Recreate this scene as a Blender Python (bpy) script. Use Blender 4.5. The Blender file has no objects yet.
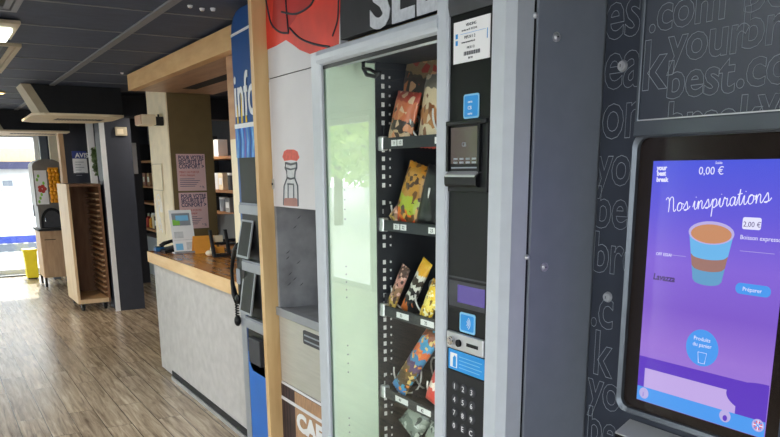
import bpy, bmesh, math, random
from mathutils import Vector, Matrix
random.seed(7)
S = bpy.context.scene
COL = S.collection
PI = math.pi
R = math.radians
H = 1.65                                   # eye height of the photographer

# ------------------------------------------------------------------ camera
FPX, PX, PY = 748.3, 390.0, 346.5
def cam_axes(yaw, pitch, roll):
    cy, sy = math.cos(yaw), math.sin(yaw)
    fwd = Vector((-sy*math.cos(pitch), cy*math.cos(pitch), -math.sin(pitch)))
    right = Vector((cy, sy, 0)); down = fwd.cross(right)
    c, s = math.cos(roll), math.sin(roll)
    return c*right + s*down, -s*right + c*down, fwd
AX = cam_axes(R(58.84), R(13.28), R(.43))
def ray(x, y):
    return AX[0]*((x-PX)/FPX) + AX[1]*((y-PY)/FPX) + AX[2]
def wy(x, y, Y):                           # measured point on a wall-parallel plane -> (X, Z)
    d = ray(x, y); return d.x*Y/d.y, H + d.z*Y/d.y
def wx(x, y, X):                           # measured point on a cross plane -> (Y, Z)
    d = ray(x, y); return d.y*X/d.x, H + d.z*X/d.x
def wz(x, y, z):                           # measured point on a level plane -> (X, Y)
    d = ray(x, y); t = (z-H)/d.z; return d.x*t, d.y*t
cd = bpy.data.cameras.new('camera'); cam = bpy.data.objects.new('camera', cd); COL.objects.link(cam)
m3 = Matrix((AX[0], -AX[1], -AX[2])).transposed()
cam.matrix_world = Matrix.Translation((0, 0, H)) @ m3.to_4x4()
cd.sensor_width = 36; cd.lens = FPX/780*36; cd.shift_y = (PY-218.5)/780; cd.clip_start = .02; cd.clip_end = 300
S.camera = cam

# ------------------------------------------------------------------ materials
def node(nt, kind, **kw):
    n = nt.nodes.new(kind)
    for k, v in kw.items():
        if k.startswith('i_'):
            key = k[2:]
            n.inputs[int(key) if key.isdigit() else key.replace('_', ' ')].default_value = v
        else: setattr(n, k, v)
    return n
def srgb(r, g, b):
    f = lambda c: (c/255/12.92) if c/255 <= .04045 else ((c/255+.055)/1.055)**2.4
    return (f(r), f(g), f(b), 1)
def mat(name, rgb, rough=.5, metal=0, var=.12, scale=12, bump=0, stretch=(1, 1, 1), spec=.5, emit=None, es=1, coat=0):
    m = bpy.data.materials.new(name); m.use_nodes = True; nt = m.node_tree
    b = nt.nodes['Principled BSDF']; c = srgb(*rgb)
    b.inputs['Roughness'].default_value = rough; b.inputs['Metallic'].default_value = metal
    b.inputs['Specular IOR Level'].default_value = spec; b.inputs['Coat Weight'].default_value = coat
    tc = node(nt, 'ShaderNodeTexCoord'); mp = node(nt, 'ShaderNodeMapping', i_Scale=stretch)
    nz = node(nt, 'ShaderNodeTexNoise', i_Scale=scale, i_Detail=4.0)
    nt.links.new(tc.outputs['Object'], mp.inputs[0]); nt.links.new(mp.outputs[0], nz.inputs['Vector'])
    rp = node(nt, 'ShaderNodeValToRGB')
    rp.color_ramp.elements[0].position = .3; rp.color_ramp.elements[1].position = .7
    rp.color_ramp.elements[0].color = [x*(1-var) for x in c[:3]]+[1]
    rp.color_ramp.elements[1].color = [min(1, x*(1+var)) for x in c[:3]]+[1]
    nt.links.new(nz.outputs[0], rp.inputs[0]); nt.links.new(rp.outputs[0], b.inputs['Base Color'])
    if bump:
        bp = node(nt, 'ShaderNodeBump', i_Strength=bump, i_Distance=.004)
        nt.links.new(nz.outputs[0], bp.inputs['Height']); nt.links.new(bp.outputs[0], b.inputs['Normal'])
    if emit:
        b.inputs['Emission Color'].default_value = srgb(*emit); b.inputs['Emission Strength'].default_value = es
    return m
def emis(name, rgb, es=1, rough=.25):
    m = bpy.data.materials.new(name); m.use_nodes = True
    b = m.node_tree.nodes['Principled BSDF']; b.inputs['Base Color'].default_value = (0.01, .01, .012, 1)
    b.inputs['Emission Color'].default_value = srgb(*rgb); b.inputs['Emission Strength'].default_value = es
    b.inputs['Roughness'].default_value = rough
    return m
def glass(name, tint=(1, 1, 1), ior=1.5, gloss=1.0):
    m = bpy.data.materials.new(name); m.use_nodes = True; nt = m.node_tree; nt.nodes.clear()
    o = node(nt, 'ShaderNodeOutputMaterial'); mx = node(nt, 'ShaderNodeMixShader')
    tr = node(nt, 'ShaderNodeBsdfTransparent', i_Color=(*tint, 1)); gl = node(nt, 'ShaderNodeBsdfGlossy', i_Roughness=.0)
    gl.inputs['Color'].default_value = (gloss, gloss, gloss, 1)
    lw = node(nt, 'ShaderNodeLayerWeight', i_Blend=.5); r0 = ((ior-1)/(ior+1))**2
    pw = node(nt, 'ShaderNodeMath', operation='POWER'); pw.inputs[1].default_value = 5.0; nt.links.new(lw.outputs['Facing'], pw.inputs[0])
    fr = node(nt, 'ShaderNodeMath', operation='MULTIPLY_ADD'); fr.inputs[1].default_value = 1-r0; fr.inputs[2].default_value = r0; nt.links.new(pw.outputs[0], fr.inputs[0])
    nt.links.new(fr.outputs[0], mx.inputs[0]); nt.links.new(tr.outputs[0], mx.inputs[1]); nt.links.new(gl.outputs[0], mx.inputs[2])
    nt.links.new(mx.outputs[0], o.inputs[0]); return m
def wood(name, a, b2, rough=.45, stretch=(1, 8, 8), scale=3):
    m = mat(name, a, rough, var=0, scale=scale, stretch=stretch, bump=.05)
    rp = [n for n in m.node_tree.nodes if n.type == 'VALTORGB'][0]
    rp.color_ramp.elements[0].color = srgb(*a); rp.color_ramp.elements[1].color = srgb(*b2); return m

def floor_mat():
    m = bpy.data.materials.new('wood_plank_floor'); m.use_nodes = True; nt = m.node_tree; b = nt.nodes['Principled BSDF']
    L = nt.links.new
    tc = node(nt, 'ShaderNodeTexCoord')
    br = node(nt, 'ShaderNodeTexBrick', i_Scale=1.0, i_Mortar_Size=.0022, i_Brick_Width=1.25, i_Row_Height=.165, i_Bias=0.0)
    br.inputs['Color1'].default_value = (0, 0, 0, 1); br.inputs['Color2'].default_value = (1, 1, 1, 1)
    br.inputs['Mortar'].default_value = (.5, .5, .5, 1); br.offset = .37
    L(tc.outputs['Object'], br.inputs['Vector'])
    mp = node(nt, 'ShaderNodeMapping', i_Scale=(1.1, 15, 1)); nz = node(nt, 'ShaderNodeTexNoise', i_Scale=2.2, i_Detail=8.0, i_Roughness=.65, i_Distortion=.6)
    ad = node(nt, 'ShaderNodeVectorMath', operation='MULTIPLY_ADD'); ad.inputs[1].default_value = (4, 4, 4)
    L(br.outputs['Color'], ad.inputs[0]); L(tc.outputs['Object'], ad.inputs[2])
    L(ad.outputs[0], mp.inputs[0]); L(mp.outputs[0], nz.inputs['Vector'])
    rp = node(nt, 'ShaderNodeValToRGB'); e = rp.color_ramp.elements
    e[0].position = .28; e[0].color = srgb(112, 94, 78); e[1].position = .72; e[1].color = srgb(226, 208, 184)
    x = e.new(.5); x.color = srgb(182, 162, 140)
    L(nz.outputs[0], rp.inputs[0])
    mx = node(nt, 'ShaderNodeMix', data_type='RGBA', blend_type='MULTIPLY'); mx.inputs[0].default_value = 1
    r2 = node(nt, 'ShaderNodeValToRGB'); r2.color_ramp.elements[0].color = (.72, .7, .68, 1); r2.color_ramp.elements[1].color = (1.0, .99, .97, 1)
    L(br.outputs['Color'], r2.inputs[0]); L(rp.outputs[0], mx.inputs[6]); L(r2.outputs[0], mx.inputs[7])
    m2 = node(nt, 'ShaderNodeMix', data_type='RGBA'); m2.inputs[7].default_value = srgb(48, 40, 34)
    L(br.outputs['Fac'], m2.inputs[0]); L(mx.outputs[2], m2.inputs[6]); L(m2.outputs[2], b.inputs['Base Color'])
    b.inputs['Roughness'].default_value = .26; b.inputs['Specular IOR Level'].default_value = .6
    bp = node(nt, 'ShaderNodeBump', i_Strength=.12, i_Distance=.003); L(nz.outputs[0], bp.inputs['Height']); L(bp.outputs[0], b.inputs['Normal'])
    return m

def bag_mat(name, stops, spots=None, spot_amt=.45, scale=28, rough=.28, axis=2):
    """printed foil: bands along one axis plus irregular printed blotches"""
    m = bpy.data.materials.new(name); m.use_nodes = True; nt = m.node_tree; b = nt.nodes['Principled BSDF']; L = nt.links.new
    tc = node(nt, 'ShaderNodeTexCoord'); sp = node(nt, 'ShaderNodeSeparateXYZ')
    L(tc.outputs['Generated'], sp.inputs[0])
    nz = node(nt, 'ShaderNodeTexNoise', i_Scale=5.0, i_Detail=3.0); L(tc.outputs['Generated'], nz.inputs['Vector'])
    ma = node(nt, 'ShaderNodeMath', operation='MULTIPLY_ADD'); ma.inputs[1].default_value = .22; L(nz.outputs[0], ma.inputs[0]); L(sp.outputs[axis], ma.inputs[2])
    sb = node(nt, 'ShaderNodeMath', operation='SUBTRACT'); sb.inputs[1].default_value = .11; L(ma.outputs[0], sb.inputs[0])
    rp = node(nt, 'ShaderNodeValToRGB'); rp.color_ramp.interpolation = 'CONSTANT'; e = rp.color_ramp.elements
    e[0].position = 0; e[0].color = srgb(*stops[0][1]); e[1].position = stops[1][0]; e[1].color = srgb(*stops[1][1])
    for p, c in stops[2:]:
        k = e.new(p); k.color = srgb(*c)
    L(sb.outputs[0], rp.inputs[0]); out = rp.outputs[0]
    if spots:
        vo = node(nt, 'ShaderNodeTexVoronoi', i_Scale=scale*2.6); L(tc.outputs['Object'], vo.inputs['Vector'])
        sx = node(nt, 'ShaderNodeSeparateColor'); L(vo.outputs['Color'], sx.inputs[0])
        r3 = node(nt, 'ShaderNodeValToRGB'); r3.color_ramp.interpolation = 'CONSTANT'; q = r3.color_ramp.elements
        n = len(spots)
        q[0].color = srgb(*spots[0]); q[1].position = 1/n; q[1].color = srgb(*spots[min(1, n-1)])
        for i in range(2, n):
            k = q.new(i/n); k.color = srgb(*spots[i])
        L(sx.outputs[0], r3.inputs[0])
        gt = node(nt, 'ShaderNodeMath', operation='LESS_THAN'); gt.inputs[1].default_value = spot_amt; L(sx.outputs[1], gt.inputs[0])
        mx = node(nt, 'ShaderNodeMix', data_type='RGBA'); L(gt.outputs[0], mx.inputs[0]); L(out, mx.inputs[6]); L(r3.outputs[0], mx.inputs[7]); out = mx.outputs[2]
    L(out, b.inputs['Base Color']); b.inputs['Roughness'].default_value = rough
    bp = node(nt, 'ShaderNodeBump', i_Strength=.35, i_Distance=.006)
    n2 = node(nt, 'ShaderNodeTexNoise', i_Scale=22.0, i_Detail=2.0); L(tc.outputs['Object'], n2.inputs['Vector'])
    L(n2.outputs[0], bp.inputs['Height']); L(bp.outputs[0], b.inputs['Normal'])
    return m

M = {}
def D(k, *a, **kw): M[k] = mat(k, *a, **kw); return M[k]
D('frame_grey', (192, 198, 206), .35, 0, .03, 30)
D('cabinet_grey_shaded', (128, 134, 146), .42, .0, .04, 20)  # frame paint made darker, so the shade of the cabinet side is in the colour
D('black', (19, 20, 23), .4, var=.1, spec=.3)
D('black_gloss', (12, 12, 15), .3, var=.1, spec=.25)
D('black_matte', (26, 27, 31), .65, var=.15)
D('interior_dark', (38, 41, 49), .5, var=.15)
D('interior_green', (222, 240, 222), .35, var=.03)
D('steel', (200, 198, 192), .35, .35, .06, 8, stretch=(1, 1, 12))
D('silver', (205, 206, 210), .3, .6, .05)
D('chrome', (225, 226, 228), .12, 1, .02)
D('wire', (214, 214, 214), .3, .2, .05)
D('white', (236, 236, 238), .45, var=.03)
D('paper', (240, 240, 242), .6, var=.02)
D('ink', (40, 44, 56), .6, var=.1)
D('ink_navy', (52, 50, 96), .6, var=.1)
D('ink_red', (190, 60, 52), .6, var=.1)
D('blue_label', (38, 150, 226), .35, var=.06)
D('blue_pale', (136, 200, 240), .35, var=.06)
D('coffee_panel', (58, 63, 75), .36, .25, .10, 10)
D('coffee_trim', (88, 94, 102), .3, .5, .05)
D('outline', (150, 158, 168), .4, var=.05)
D('bezel_brown', (36, 29, 26), .16, var=.08)
D('panel_white', (224, 222, 226), .5, var=.04, scale=5)
D('sign_black', (38, 38, 44), .6, var=.15)
D('paint_red', (232, 62, 46), .5, var=.22, scale=5)
D('paint_red_dark', (196, 34, 32), .5, var=.15, scale=6)
D('chalk', (222, 224, 230), .8, var=.1, scale=60)
D('stone', (150, 151, 155), .5, var=.3, scale=9, bump=.3)
D('stone_dark', (62, 63, 68), .6, var=.2)
D('counter_concrete', (186, 182, 180), .6, var=.1, scale=14, bump=.1)
D('totem_blue', (28, 112, 206), .3, var=.1, scale=3)
D('totem_navy', (22, 78, 146), .3, var=.15, scale=3)
D('totem_light', (120, 178, 232), .3, var=.35, scale=14)
D('totem_violet', (120, 100, 180), .3, var=.15)
D('yellow', (246, 206, 40), .4, var=.08)
D('grey_strip', (160, 164, 172), .4, .3, .05)
D('clear_pocket', (150, 156, 166), .15, var=.1)
D('cream', (238, 222, 192), .6, var=.06)
D('cream_dark', (190, 176, 150), .6, var=.06)
D('mustard', (112, 94, 60), .7, var=.06)
D('pink_paper', (226, 190, 190), .6, var=.03)
D('dark_wall', (44, 47, 58), .6, var=.08)
D('dark_column', (52, 55, 66), .55, var=.06)
D('ceiling_tile', (60, 70, 92), .7, var=.16, scale=50, stretch=(1, .2, 1))
D('ceiling_bar', (120, 122, 128), .5, var=.05)
D('office_wall', (46, 48, 56), .7, var=.1)
D('wall_light', (214, 212, 208), .7, var=.04)
D('juice_grey', (120, 114, 108), .4, .2, .1)
D('orange', (250, 160, 20), .45, var=.3, scale=30)
D('bin_yellow', (240, 220, 40), .45, var=.05)
D('leaf', (140, 204, 84), .6, var=.45, scale=2)
D('leaf_light', (204, 238, 116), .6, var=.35, scale=2)
D('leaf_dark', (92, 112, 62), .6, var=.4, scale=9)
D('bark', (92, 74, 58), .8, var=.2)
D('asphalt', (176, 172, 166), .9, var=.1)
D('ext_white', (188, 188, 188), .7, var=.03)
D('ext_cream', (190, 160, 118), .7, var=.05)
D('navy', (28, 28, 62), .5, var=.1)
D('ext_blue', (44, 62, 140), .5, var=.1)
D('ext_grey', (96, 102, 110), .5, var=.1)
D('rubber', (30, 30, 32), .7)
D('orange_card', (236, 160, 62), .6, var=.06)
D('teal_blue', (30, 88, 136), .4)
D('cafe_dark', (62, 44, 46), .6, var=.3, scale=16)
D('cafe_brown', (176, 138, 106), .6, var=.25, scale=20, stretch=(6, 1, 1))
D('bottle_grey', (208, 210, 214), .4, var=.1, scale=40)
D('bottle_pink', (178, 128, 122), .5, var=.1)
D('bottle_red', (220, 92, 80), .5, var=.15, scale=60)
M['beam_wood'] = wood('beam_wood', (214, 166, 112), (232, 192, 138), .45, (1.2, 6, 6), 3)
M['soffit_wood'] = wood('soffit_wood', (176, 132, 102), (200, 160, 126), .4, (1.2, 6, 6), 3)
M['trim_wood'] = wood('trim_wood', (212, 172, 118), (230, 196, 142), .5, (8, 8, 1.2), 3)
M['top_wood'] = wood('top_wood', (168, 108, 56), (196, 134, 74), .22, (1.2, 7, 7), 3)
M['edge_wood'] = wood('edge_wood', (216, 176, 124), (234, 200, 150), .5, (1.2, 6, 6), 3)
M['rack_wood'] = wood('rack_wood', (124, 88, 62), (150, 108, 78), .5, (7, 7, 1.2), 3)
M['rack_cream'] = wood('rack_cream', (222, 188, 146), (236, 206, 166), .5, (7, 7, 1.2), 3)
M['cab_wood'] = wood('cab_wood', (176, 140, 106), (200, 166, 130), .5, (7, 7, 1.2), 3)
M['shelf_wood'] = wood('shelf_wood', (150, 100, 64), (172, 122, 82), .5, (1.2, 6, 6), 3)
M['floor'] = floor_mat()
M['glass'] = glass('clear_glass', (.97, .99, .975), 1.5)
M['window_glass'] = glass('window_glass', (.98, .99, .985), 1.45)
M['display_violet'] = emis('display_violet', (84, 66, 150), .7)
M['term_screen'] = emis('term_screen', (96, 86, 80), .6, .1)
M['lamp'] = emis('lamp_diffuser', (236, 244, 228), 2.6)
M['warm_lamp'] = emis('warm_lamp', (255, 214, 150), 6)

# ------------------------------------------------------------------ mesh builder
ORG = {}
TXT = {}
class MB:
    def __init__(s): s.bm = bmesh.new()
    def add(s, bm2, mi=0):
        me = bpy.data.meshes.new('tmp'); bm2.to_mesh(me); bm2.free()
        n = len(s.bm.faces); s.bm.from_mesh(me); bpy.data.meshes.remove(me)
        s.bm.faces.ensure_lookup_table()
        if mi is not None:
            for f in s.bm.faces[n:]: f.material_index = mi
        return s
    def box(s, x0, x1, y0, y1, z0, z1, mi=0, bev=0, seg=2):
        b = bmesh.new(); bmesh.ops.create_cube(b, size=1)
        bmesh.ops.scale(b, vec=(abs(x1-x0), abs(y1-y0), abs(z1-z0)), verts=b.verts)
        bmesh.ops.translate(b, vec=((x0+x1)/2, (y0+y1)/2, (z0+z1)/2), verts=b.verts)
        if bev: bmesh.ops.bevel(b, geom=b.edges[:], offset=bev, segments=seg, affect='EDGES', profile=.5)
        return s.add(b, mi)
    def cyl(s, p0, p1, r, mi=0, seg=20, r2=None):
        p0, p1 = Vector(p0), Vector(p1); d = p1-p0; b = bmesh.new()
        bmesh.ops.create_cone(b, cap_ends=True, segments=seg, radius1=r, radius2=r if r2 is None else r2, depth=d.length)
        q = Vector((0, 0, 1)).rotation_difference(d.normalized())
        bmesh.ops.transform(b, matrix=Matrix.Translation((p0+p1)/2) @ q.to_matrix().to_4x4(), verts=b.verts)
        return s.add(b, mi)
    def ball(s, c, r, mi=0, sc=(1, 1, 1), seg=16):
        b = bmesh.new(); bmesh.ops.create_uvsphere(b, u_segments=seg, v_segments=max(6, seg//2), radius=r)
        bmesh.ops.scale(b, vec=sc, verts=b.verts); bmesh.ops.translate(b, vec=c, verts=b.verts)
        return s.add(b, mi)
    def prism(s, pts, axis, a0, a1, mi=0):
        """closed outline extruded along an axis: 'y' takes (x,z), 'x' takes (y,z), 'z' takes (x,y)"""
        b = bmesh.new()
        f3 = {'y': lambda p, a: (p[0], a, p[1]), 'x': lambda p, a: (a, p[0], p[1]), 'z': lambda p, a: (p[0], p[1], a)}[axis]
        v0 = [b.verts.new(f3(p, a0)) for p in pts]; v1 = [b.verts.new(f3(p, a1)) for p in pts]
        n = len(pts); b.faces.new(v0); b.faces.new(v1[::-1])
        for i in range(n): b.faces.new((v0[i], v1[i], v1[(i+1) % n], v0[(i+1) % n]))
        bmesh.ops.recalc_face_normals(b, faces=b.faces[:])
        bmesh.ops.triangulate(b, faces=[f for f in b.faces if len(f.verts) > 4])
        return s.add(b, mi)
    def tube(s, pts, r, mi=0, seg=6, closed=False):
        b = bmesh.new(); P = [Vector(p) for p in pts]; n = len(P); rings = []
        up = Vector((.13, .31, .94)).normalized()
        for i in range(n):
            if closed: t = P[(i+1) % n]-P[i-1]
            else: t = P[min(i+1, n-1)]-P[max(i-1, 0)]
            t.normalize(); u = t.cross(up)
            if u.length < 1e-4: u = t.cross(Vector((1, 0, 0)))
            u.normalize(); w = t.cross(u)
            rr = r[i] if isinstance(r, (list, tuple)) else r
            rings.append([b.verts.new(P[i] + (u*math.cos(2*PI*k/seg) + w*math.sin(2*PI*k/seg))*rr) for k in range(seg)])
        for i in range(n if closed else n-1):
            A, B = rings[i], rings[(i+1) % n]
            for k in range(seg): b.faces.new((A[k], A[(k+1) % seg], B[(k+1) % seg], B[k]))
        if not closed:
            b.faces.new(rings[0][::-1]); b.faces.new(rings[-1])
        bmesh.ops.recalc_face_normals(b, faces=b.faces[:])
        return s.add(b, mi)
    def text(s, txt, size, loc, mi=0, face='-y', off=0, outline=0, shear=0, sx=1, align='LEFT', depth=.0004, spacing=1):
        cu = bpy.data.curves.new('t', 'FONT'); cu.body = txt; cu.size = size; cu.offset = off; cu.shear = shear
        cu.align_x = align; cu.resolution_u = 3; cu.space_character = spacing
        if outline: cu.fill_mode = 'NONE'; cu.bevel_depth = outline; cu.bevel_resolution = 0
        else: cu.extrude = depth
        ob = bpy.data.objects.new('t', cu); COL.objects.link(ob)
        dg = bpy.context.evaluated_depsgraph_get(); me = bpy.data.meshes.new_from_object(ob.evaluated_get(dg))
        bpy.data.objects.remove(ob); bpy.data.curves.remove(cu)
        rot = Matrix.Rotation(PI/2, 4, 'X')
        if face == '+x': rot = Matrix.Rotation(PI/2, 4, 'Z') @ rot
        if face == '+z': rot = Matrix.Identity(4)
        me.transform(Matrix.Translation(loc) @ rot @ Matrix.Diagonal((sx, 1, 1, 1)))
        b = bmesh.new(); b.from_mesh(me); bpy.data.meshes.remove(me)
        return s.add(b, mi)
    def rrect(s, x0, x1, z0, z1, r, y0, y1, mi=0, n=6):
        """rounded rectangle plate facing the room (normal -y)"""
        return s.prism(rr(x0, x1, z0, z1, r, n), 'y', y0, y1, mi)
    def build(s, name, mats, parent=None, org=None, smooth=False, struct=False):
        if not isinstance(mats, (list, tuple)): mats = [mats]
        o_ = ORG.get(parent.name) if parent else (Vector(org) if org is not None else Vector())
        bmesh.ops.translate(s.bm, vec=-o_, verts=s.bm.verts)
        me = bpy.data.meshes.new(name); s.bm.to_mesh(me); s.bm.free()
        for m in mats: me.materials.append(M[m] if isinstance(m, str) else m)
        if smooth:
            for p in me.polygons: p.use_smooth = True
        ob = bpy.data.objects.new(name, me); COL.objects.link(ob)
        ORG[ob.name] = o_
        if parent: ob.parent = parent
        else: ob.location = o_
        if struct: ob['kind'] = 'structure'
        return ob
def rr(x0, x1, z0, z1, r, n=6):
    out = []
    for cx, cz, a in ((x1-r, z1-r, 0), (x0+r, z1-r, 90), (x0+r, z0+r, 180), (x1-r, z0+r, 270)):
        for k in range(n+1):
            t = R(a+90*k/n); out.append((cx+r*math.cos(t), cz+r*math.sin(t)))
    return out
def thing(name, label, cat, loc, group=None):
    o = bpy.data.objects.new(name, None); COL.objects.link(o); o.location = loc; o.empty_display_size = .1
    o['label'] = label; o['category'] = cat
    if group: o['group'] = group
    ORG[o.name] = Vector(loc); return o
def tag(o, label, cat, group=None):
    o['label'] = label; o['category'] = cat
    if group: o['group'] = group
    return o
def lab(o, t): o['label'] = t; return o

# ================================================================== THE SETTING
XL, XR, YF, YB, ZC = -13.7, 2.2, -3.0, 3.4, 2.43
MB().box(XL-.1, XR+.1, YF-.1, YB+.1, -.12, 0).build('floor', 'floor', struct=True)
c = MB(); c.box(XL-.1, XR+.1, YF-.1, YB+.1, ZC, ZC+.12)
x = -4.05 + .665*9
while x > XL:                                  # T-bars across the room
    c.box(x-.009, x+.009, YF, YB, ZC-.004, ZC+.001, 1); x -= .665
for y in (-1.56, -.23, 2.43): c.box(XL, XR, y-.014, y+.014, ZC-.006, ZC+.001, 1)
c.box(XL, XR, 1.10-.022, 1.10+.022, ZC-.010, ZC+.001, 1)
c.build('ceiling', ['ceiling_tile', 'ceiling_bar'], struct=True)
w = MB(); w.box(XR, XR+.1, 1.6, YB, 0, ZC); w.box(XR, XR+.1, YF, 1.6, 2.36, ZC); w.box(XR, XR+.1, YF, -1.2, 0, 2.36); w.box(XR, XR+.1, .2, 1.6, 0, 2.36)
w.build('wall_right', 'wall_light', struct=True)
for i in range(1):
    f = MB(); a, b = -1.2+1.4*i, -1.2+1.4*(i+1)
    f.box(XR+.02, XR+.08, a, a+.06, 0, 2.36); f.box(XR+.02, XR+.08, b-.06, b, 0, 2.36)
    f.box(XR+.02, XR+.08, a+.06, b-.06, 0, .08); f.box(XR+.02, XR+.08, a+.06, b-.06, 2.28, 2.36)
    o = f.build('window_%d' % (i+8), 'white', struct=True)
    MB().box(XR+.048, XR+.054, a+.06, b-.06, .08, 2.28).build('pane', 'window_glass', o)
MB().box(XL, -3.9, YB, YB+.1, 0, ZC).build('wall_back', 'office_wall', struct=True)
MB().box(-3.9, XR, 2.15, 2.25, 0, ZC).build('wall_alcove', 'wall_light', struct=True)
MB().box(-3.9, -3.8, 2.25, YB, 0, ZC).build('wall_side', 'office_wall', struct=True)
w = MB(); w.box(XL-.1, XL, 1.66, YB, 0, ZC); w.box(XL-.1, XL, YF, 1.66, 2.28, ZC); w.box(XL-.1, XL, YF, -1.1, 0, 2.28)
w.build('wall_left', 'dark_wall', struct=True)
# shop front: sill-less glazing with mullions
w = MB(); w.box(XL, XR, YF-.1, YF, 2.36, ZC, 1); w.box(.9, XR, YF-.1, YF, 0, 2.36); w.box(XL, XL+.5, YF-.1, YF, 0, 2.36)
w.box(-8.95, -6.85, YF-.1, YF, 0, 2.36, 1); w.box(-4.5, -1.9, YF-.1, YF, 0, 2.36, 1)  # right-hand bay is unseen, made solid so the coffee screen reflects dark
w.build('wall_front', ['wall_light', 'dark_wall'], struct=True)
spans = [(XL+.5+(-8.95-XL-.5)*i/3, XL+.5+(-8.95-XL-.5)*(i+1)/3) for i in range(3)] + [(-6.85, -5.7), (-5.7, -4.5), (-1.9, -.5), (-.5, .9)]
for i, (a, b) in enumerate(spans):
    f = MB()
    f.box(a, a+.06, YF-.08, YF-.02, 0, 2.36); f.box(b-.06, b, YF-.08, YF-.02, 0, 2.36)
    f.box(a+.06, b-.06, YF-.08, YF-.02, 0, .08); f.box(a+.06, b-.06, YF-.08, YF-.02, 2.28, 2.36)
    o = f.build('window_%d' % (i+1), 'white', struct=True)
    MB().box(a+.06, b-.06, YF-.054, YF-.048, .08, 2.28).build('pane', 'window_glass', o)
# glazed end door
d = MB()
for y0, y1 in ((1.58, 1.66), (.3, .36), (-1.1, -1.02)): d.box(XL-.08, XL-.02, y0, y1, 0, 2.28)
d.box(XL-.08, XL-.02, -1.02, 1.58, 2.2, 2.28); d.box(XL-.08, XL-.02, -1.02, 1.58, 0, .1)
o = d.build('door_1', 'white', struct=True)
MB().box(XL-.054, XL-.048, .36, 1.58, .1, 2.2).build('pane', 'window_glass', o)
MB().box(XL-.054, XL-.048, -1.02, .3, .1, 2.2).build('pane', 'window_glass', o)
h = MB(); h.box(XL-.02, XL+.05, 1.46, 1.50, .95, 1.25, bev=.006); h.build('door_handle', 'black', o)
MB().box(XL+.001, XL+.16, -1.02, 1.58, .001, .022).build('trim_3', 'ext_grey', struct=True)

# dark square column and partition at the far end
c = MB(); c.box(-9.85, -9.4, 1.82, 2.14, 0, ZC, 0); c.box(-9.41, -9.388, 1.79, 1.845, 0, ZC, 1)
c.build('wall_pillar', ['dark_column', 'white'], struct=True)
p = MB(); p.box(-11.35, -11.2, 1.66, 2.35, 0, ZC, 0); p.box(-11.37, -11.18, 1.6, 1.66, 0, ZC, 1)
p.build('wall_partition', ['dark_wall', 'cab_wood'], struct=True)
a = wx(88, 125, -10.9); b2 = wx(96, 183, -10.9)
MB().box(-10.98, -10.9, 1.92, 2.0, 0, ZC).build('trim_4', 'white', struct=True)
# bright cream jamb beside the door, behind the juice machine
MB().box(-12.95, -12.85, 1.70, 1.86, 0, ZC).build('trim_5', 'cream', struct=True)
MB().box(-12.95, -12.85, 1.56, 1.66, 0, ZC).build('trim_6', 'ext_grey', struct=True)

# counter surround: wooden beam, soffit over the counter, free-standing cream column, end post
s = MB()
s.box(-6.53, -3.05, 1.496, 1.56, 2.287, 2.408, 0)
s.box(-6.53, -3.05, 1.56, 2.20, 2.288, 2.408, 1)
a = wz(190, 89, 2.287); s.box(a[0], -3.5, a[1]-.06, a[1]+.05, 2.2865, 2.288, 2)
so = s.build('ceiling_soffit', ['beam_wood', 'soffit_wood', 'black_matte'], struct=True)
c = MB(); c.box(-7.16, -6.53, 1.79, 2.17, 0, ZC, 0); c.box(-6.532, -6.526, 1.80, 2.17, 0, ZC, 1)
c.box(-7.16, -6.53, 1.786, 1.79, 0, 1.02, 0)
col = c.build('wall_column', ['cream', 'mustard'], struct=True)
MB().box(-4.385, -4.05, 1.565, 1.66, 1.0125, 1.83, 0).box(-4.385, -4.05, 1.565, 1.66, 1.83, 2.287, 1).build('trim_7', ['cream', 'soffit_wood'], struct=True)
# upright board closing the side of the machine alcove
MB().box(-3.045, -3.01, 1.19, 2.15, 0, ZC, 0).build('trim_1', 'trim_wood', struct=True)

# ================================================================== SNACK VENDING MACHINE
YFV = 1.045
VX0, VX1 = -2.190, -1.25
vm = thing('snack_vending_machine', 'tall grey glass-fronted snack vending machine with black keypad column', 'vending machine', (-1.7, 1.45, 0))
cb = MB()
cb.box(VX1-.045, VX1, 1.115, 1.95, .06, 2.008, 0, .004)       # right side wall
cb.box(VX0+.01, VX0+.05, 1.13, 1.95, .06, 2.008, 0)
cb.box(VX0+.05, VX1-.045, 1.90, 1.95, .06, 2.008, 0)
cb.box(VX0+.05, VX1-.045, 1.13, 1.90, 1.996, 2.008, 0); cb.box(VX0+.05, VX1-.045, 1.13, 1.90, .06, .12, 0)
cb.box(VX0+.05, VX1-.05, 1.2, 1.9, 0, .06, 1)
cb.build('cabinet', ['cabinet_grey_shaded', 'black'], vm)
for z_, y_ in ((wx(556, 37, VX1)[1], wx(556, 37, VX1)[0]), (wx(544, 267, VX1)[1], wx(544, 267, VX1)[0]), (.55, 1.19)):
    b = MB(); b.cyl((VX1-.002, y_, z_), (VX1+.003, y_, z_), .010, seg=20); b.cyl((VX1+.003, y_, z_), (VX1+.006, y_, z_), .0075, r2=.004, seg=16)
    b.cyl((VX1+.006, y_, z_), (VX1+.0065, y_, z_), .002, 1, seg=6); b.build('bolt', ['silver', 'black'], vm, smooth=False)
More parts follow.
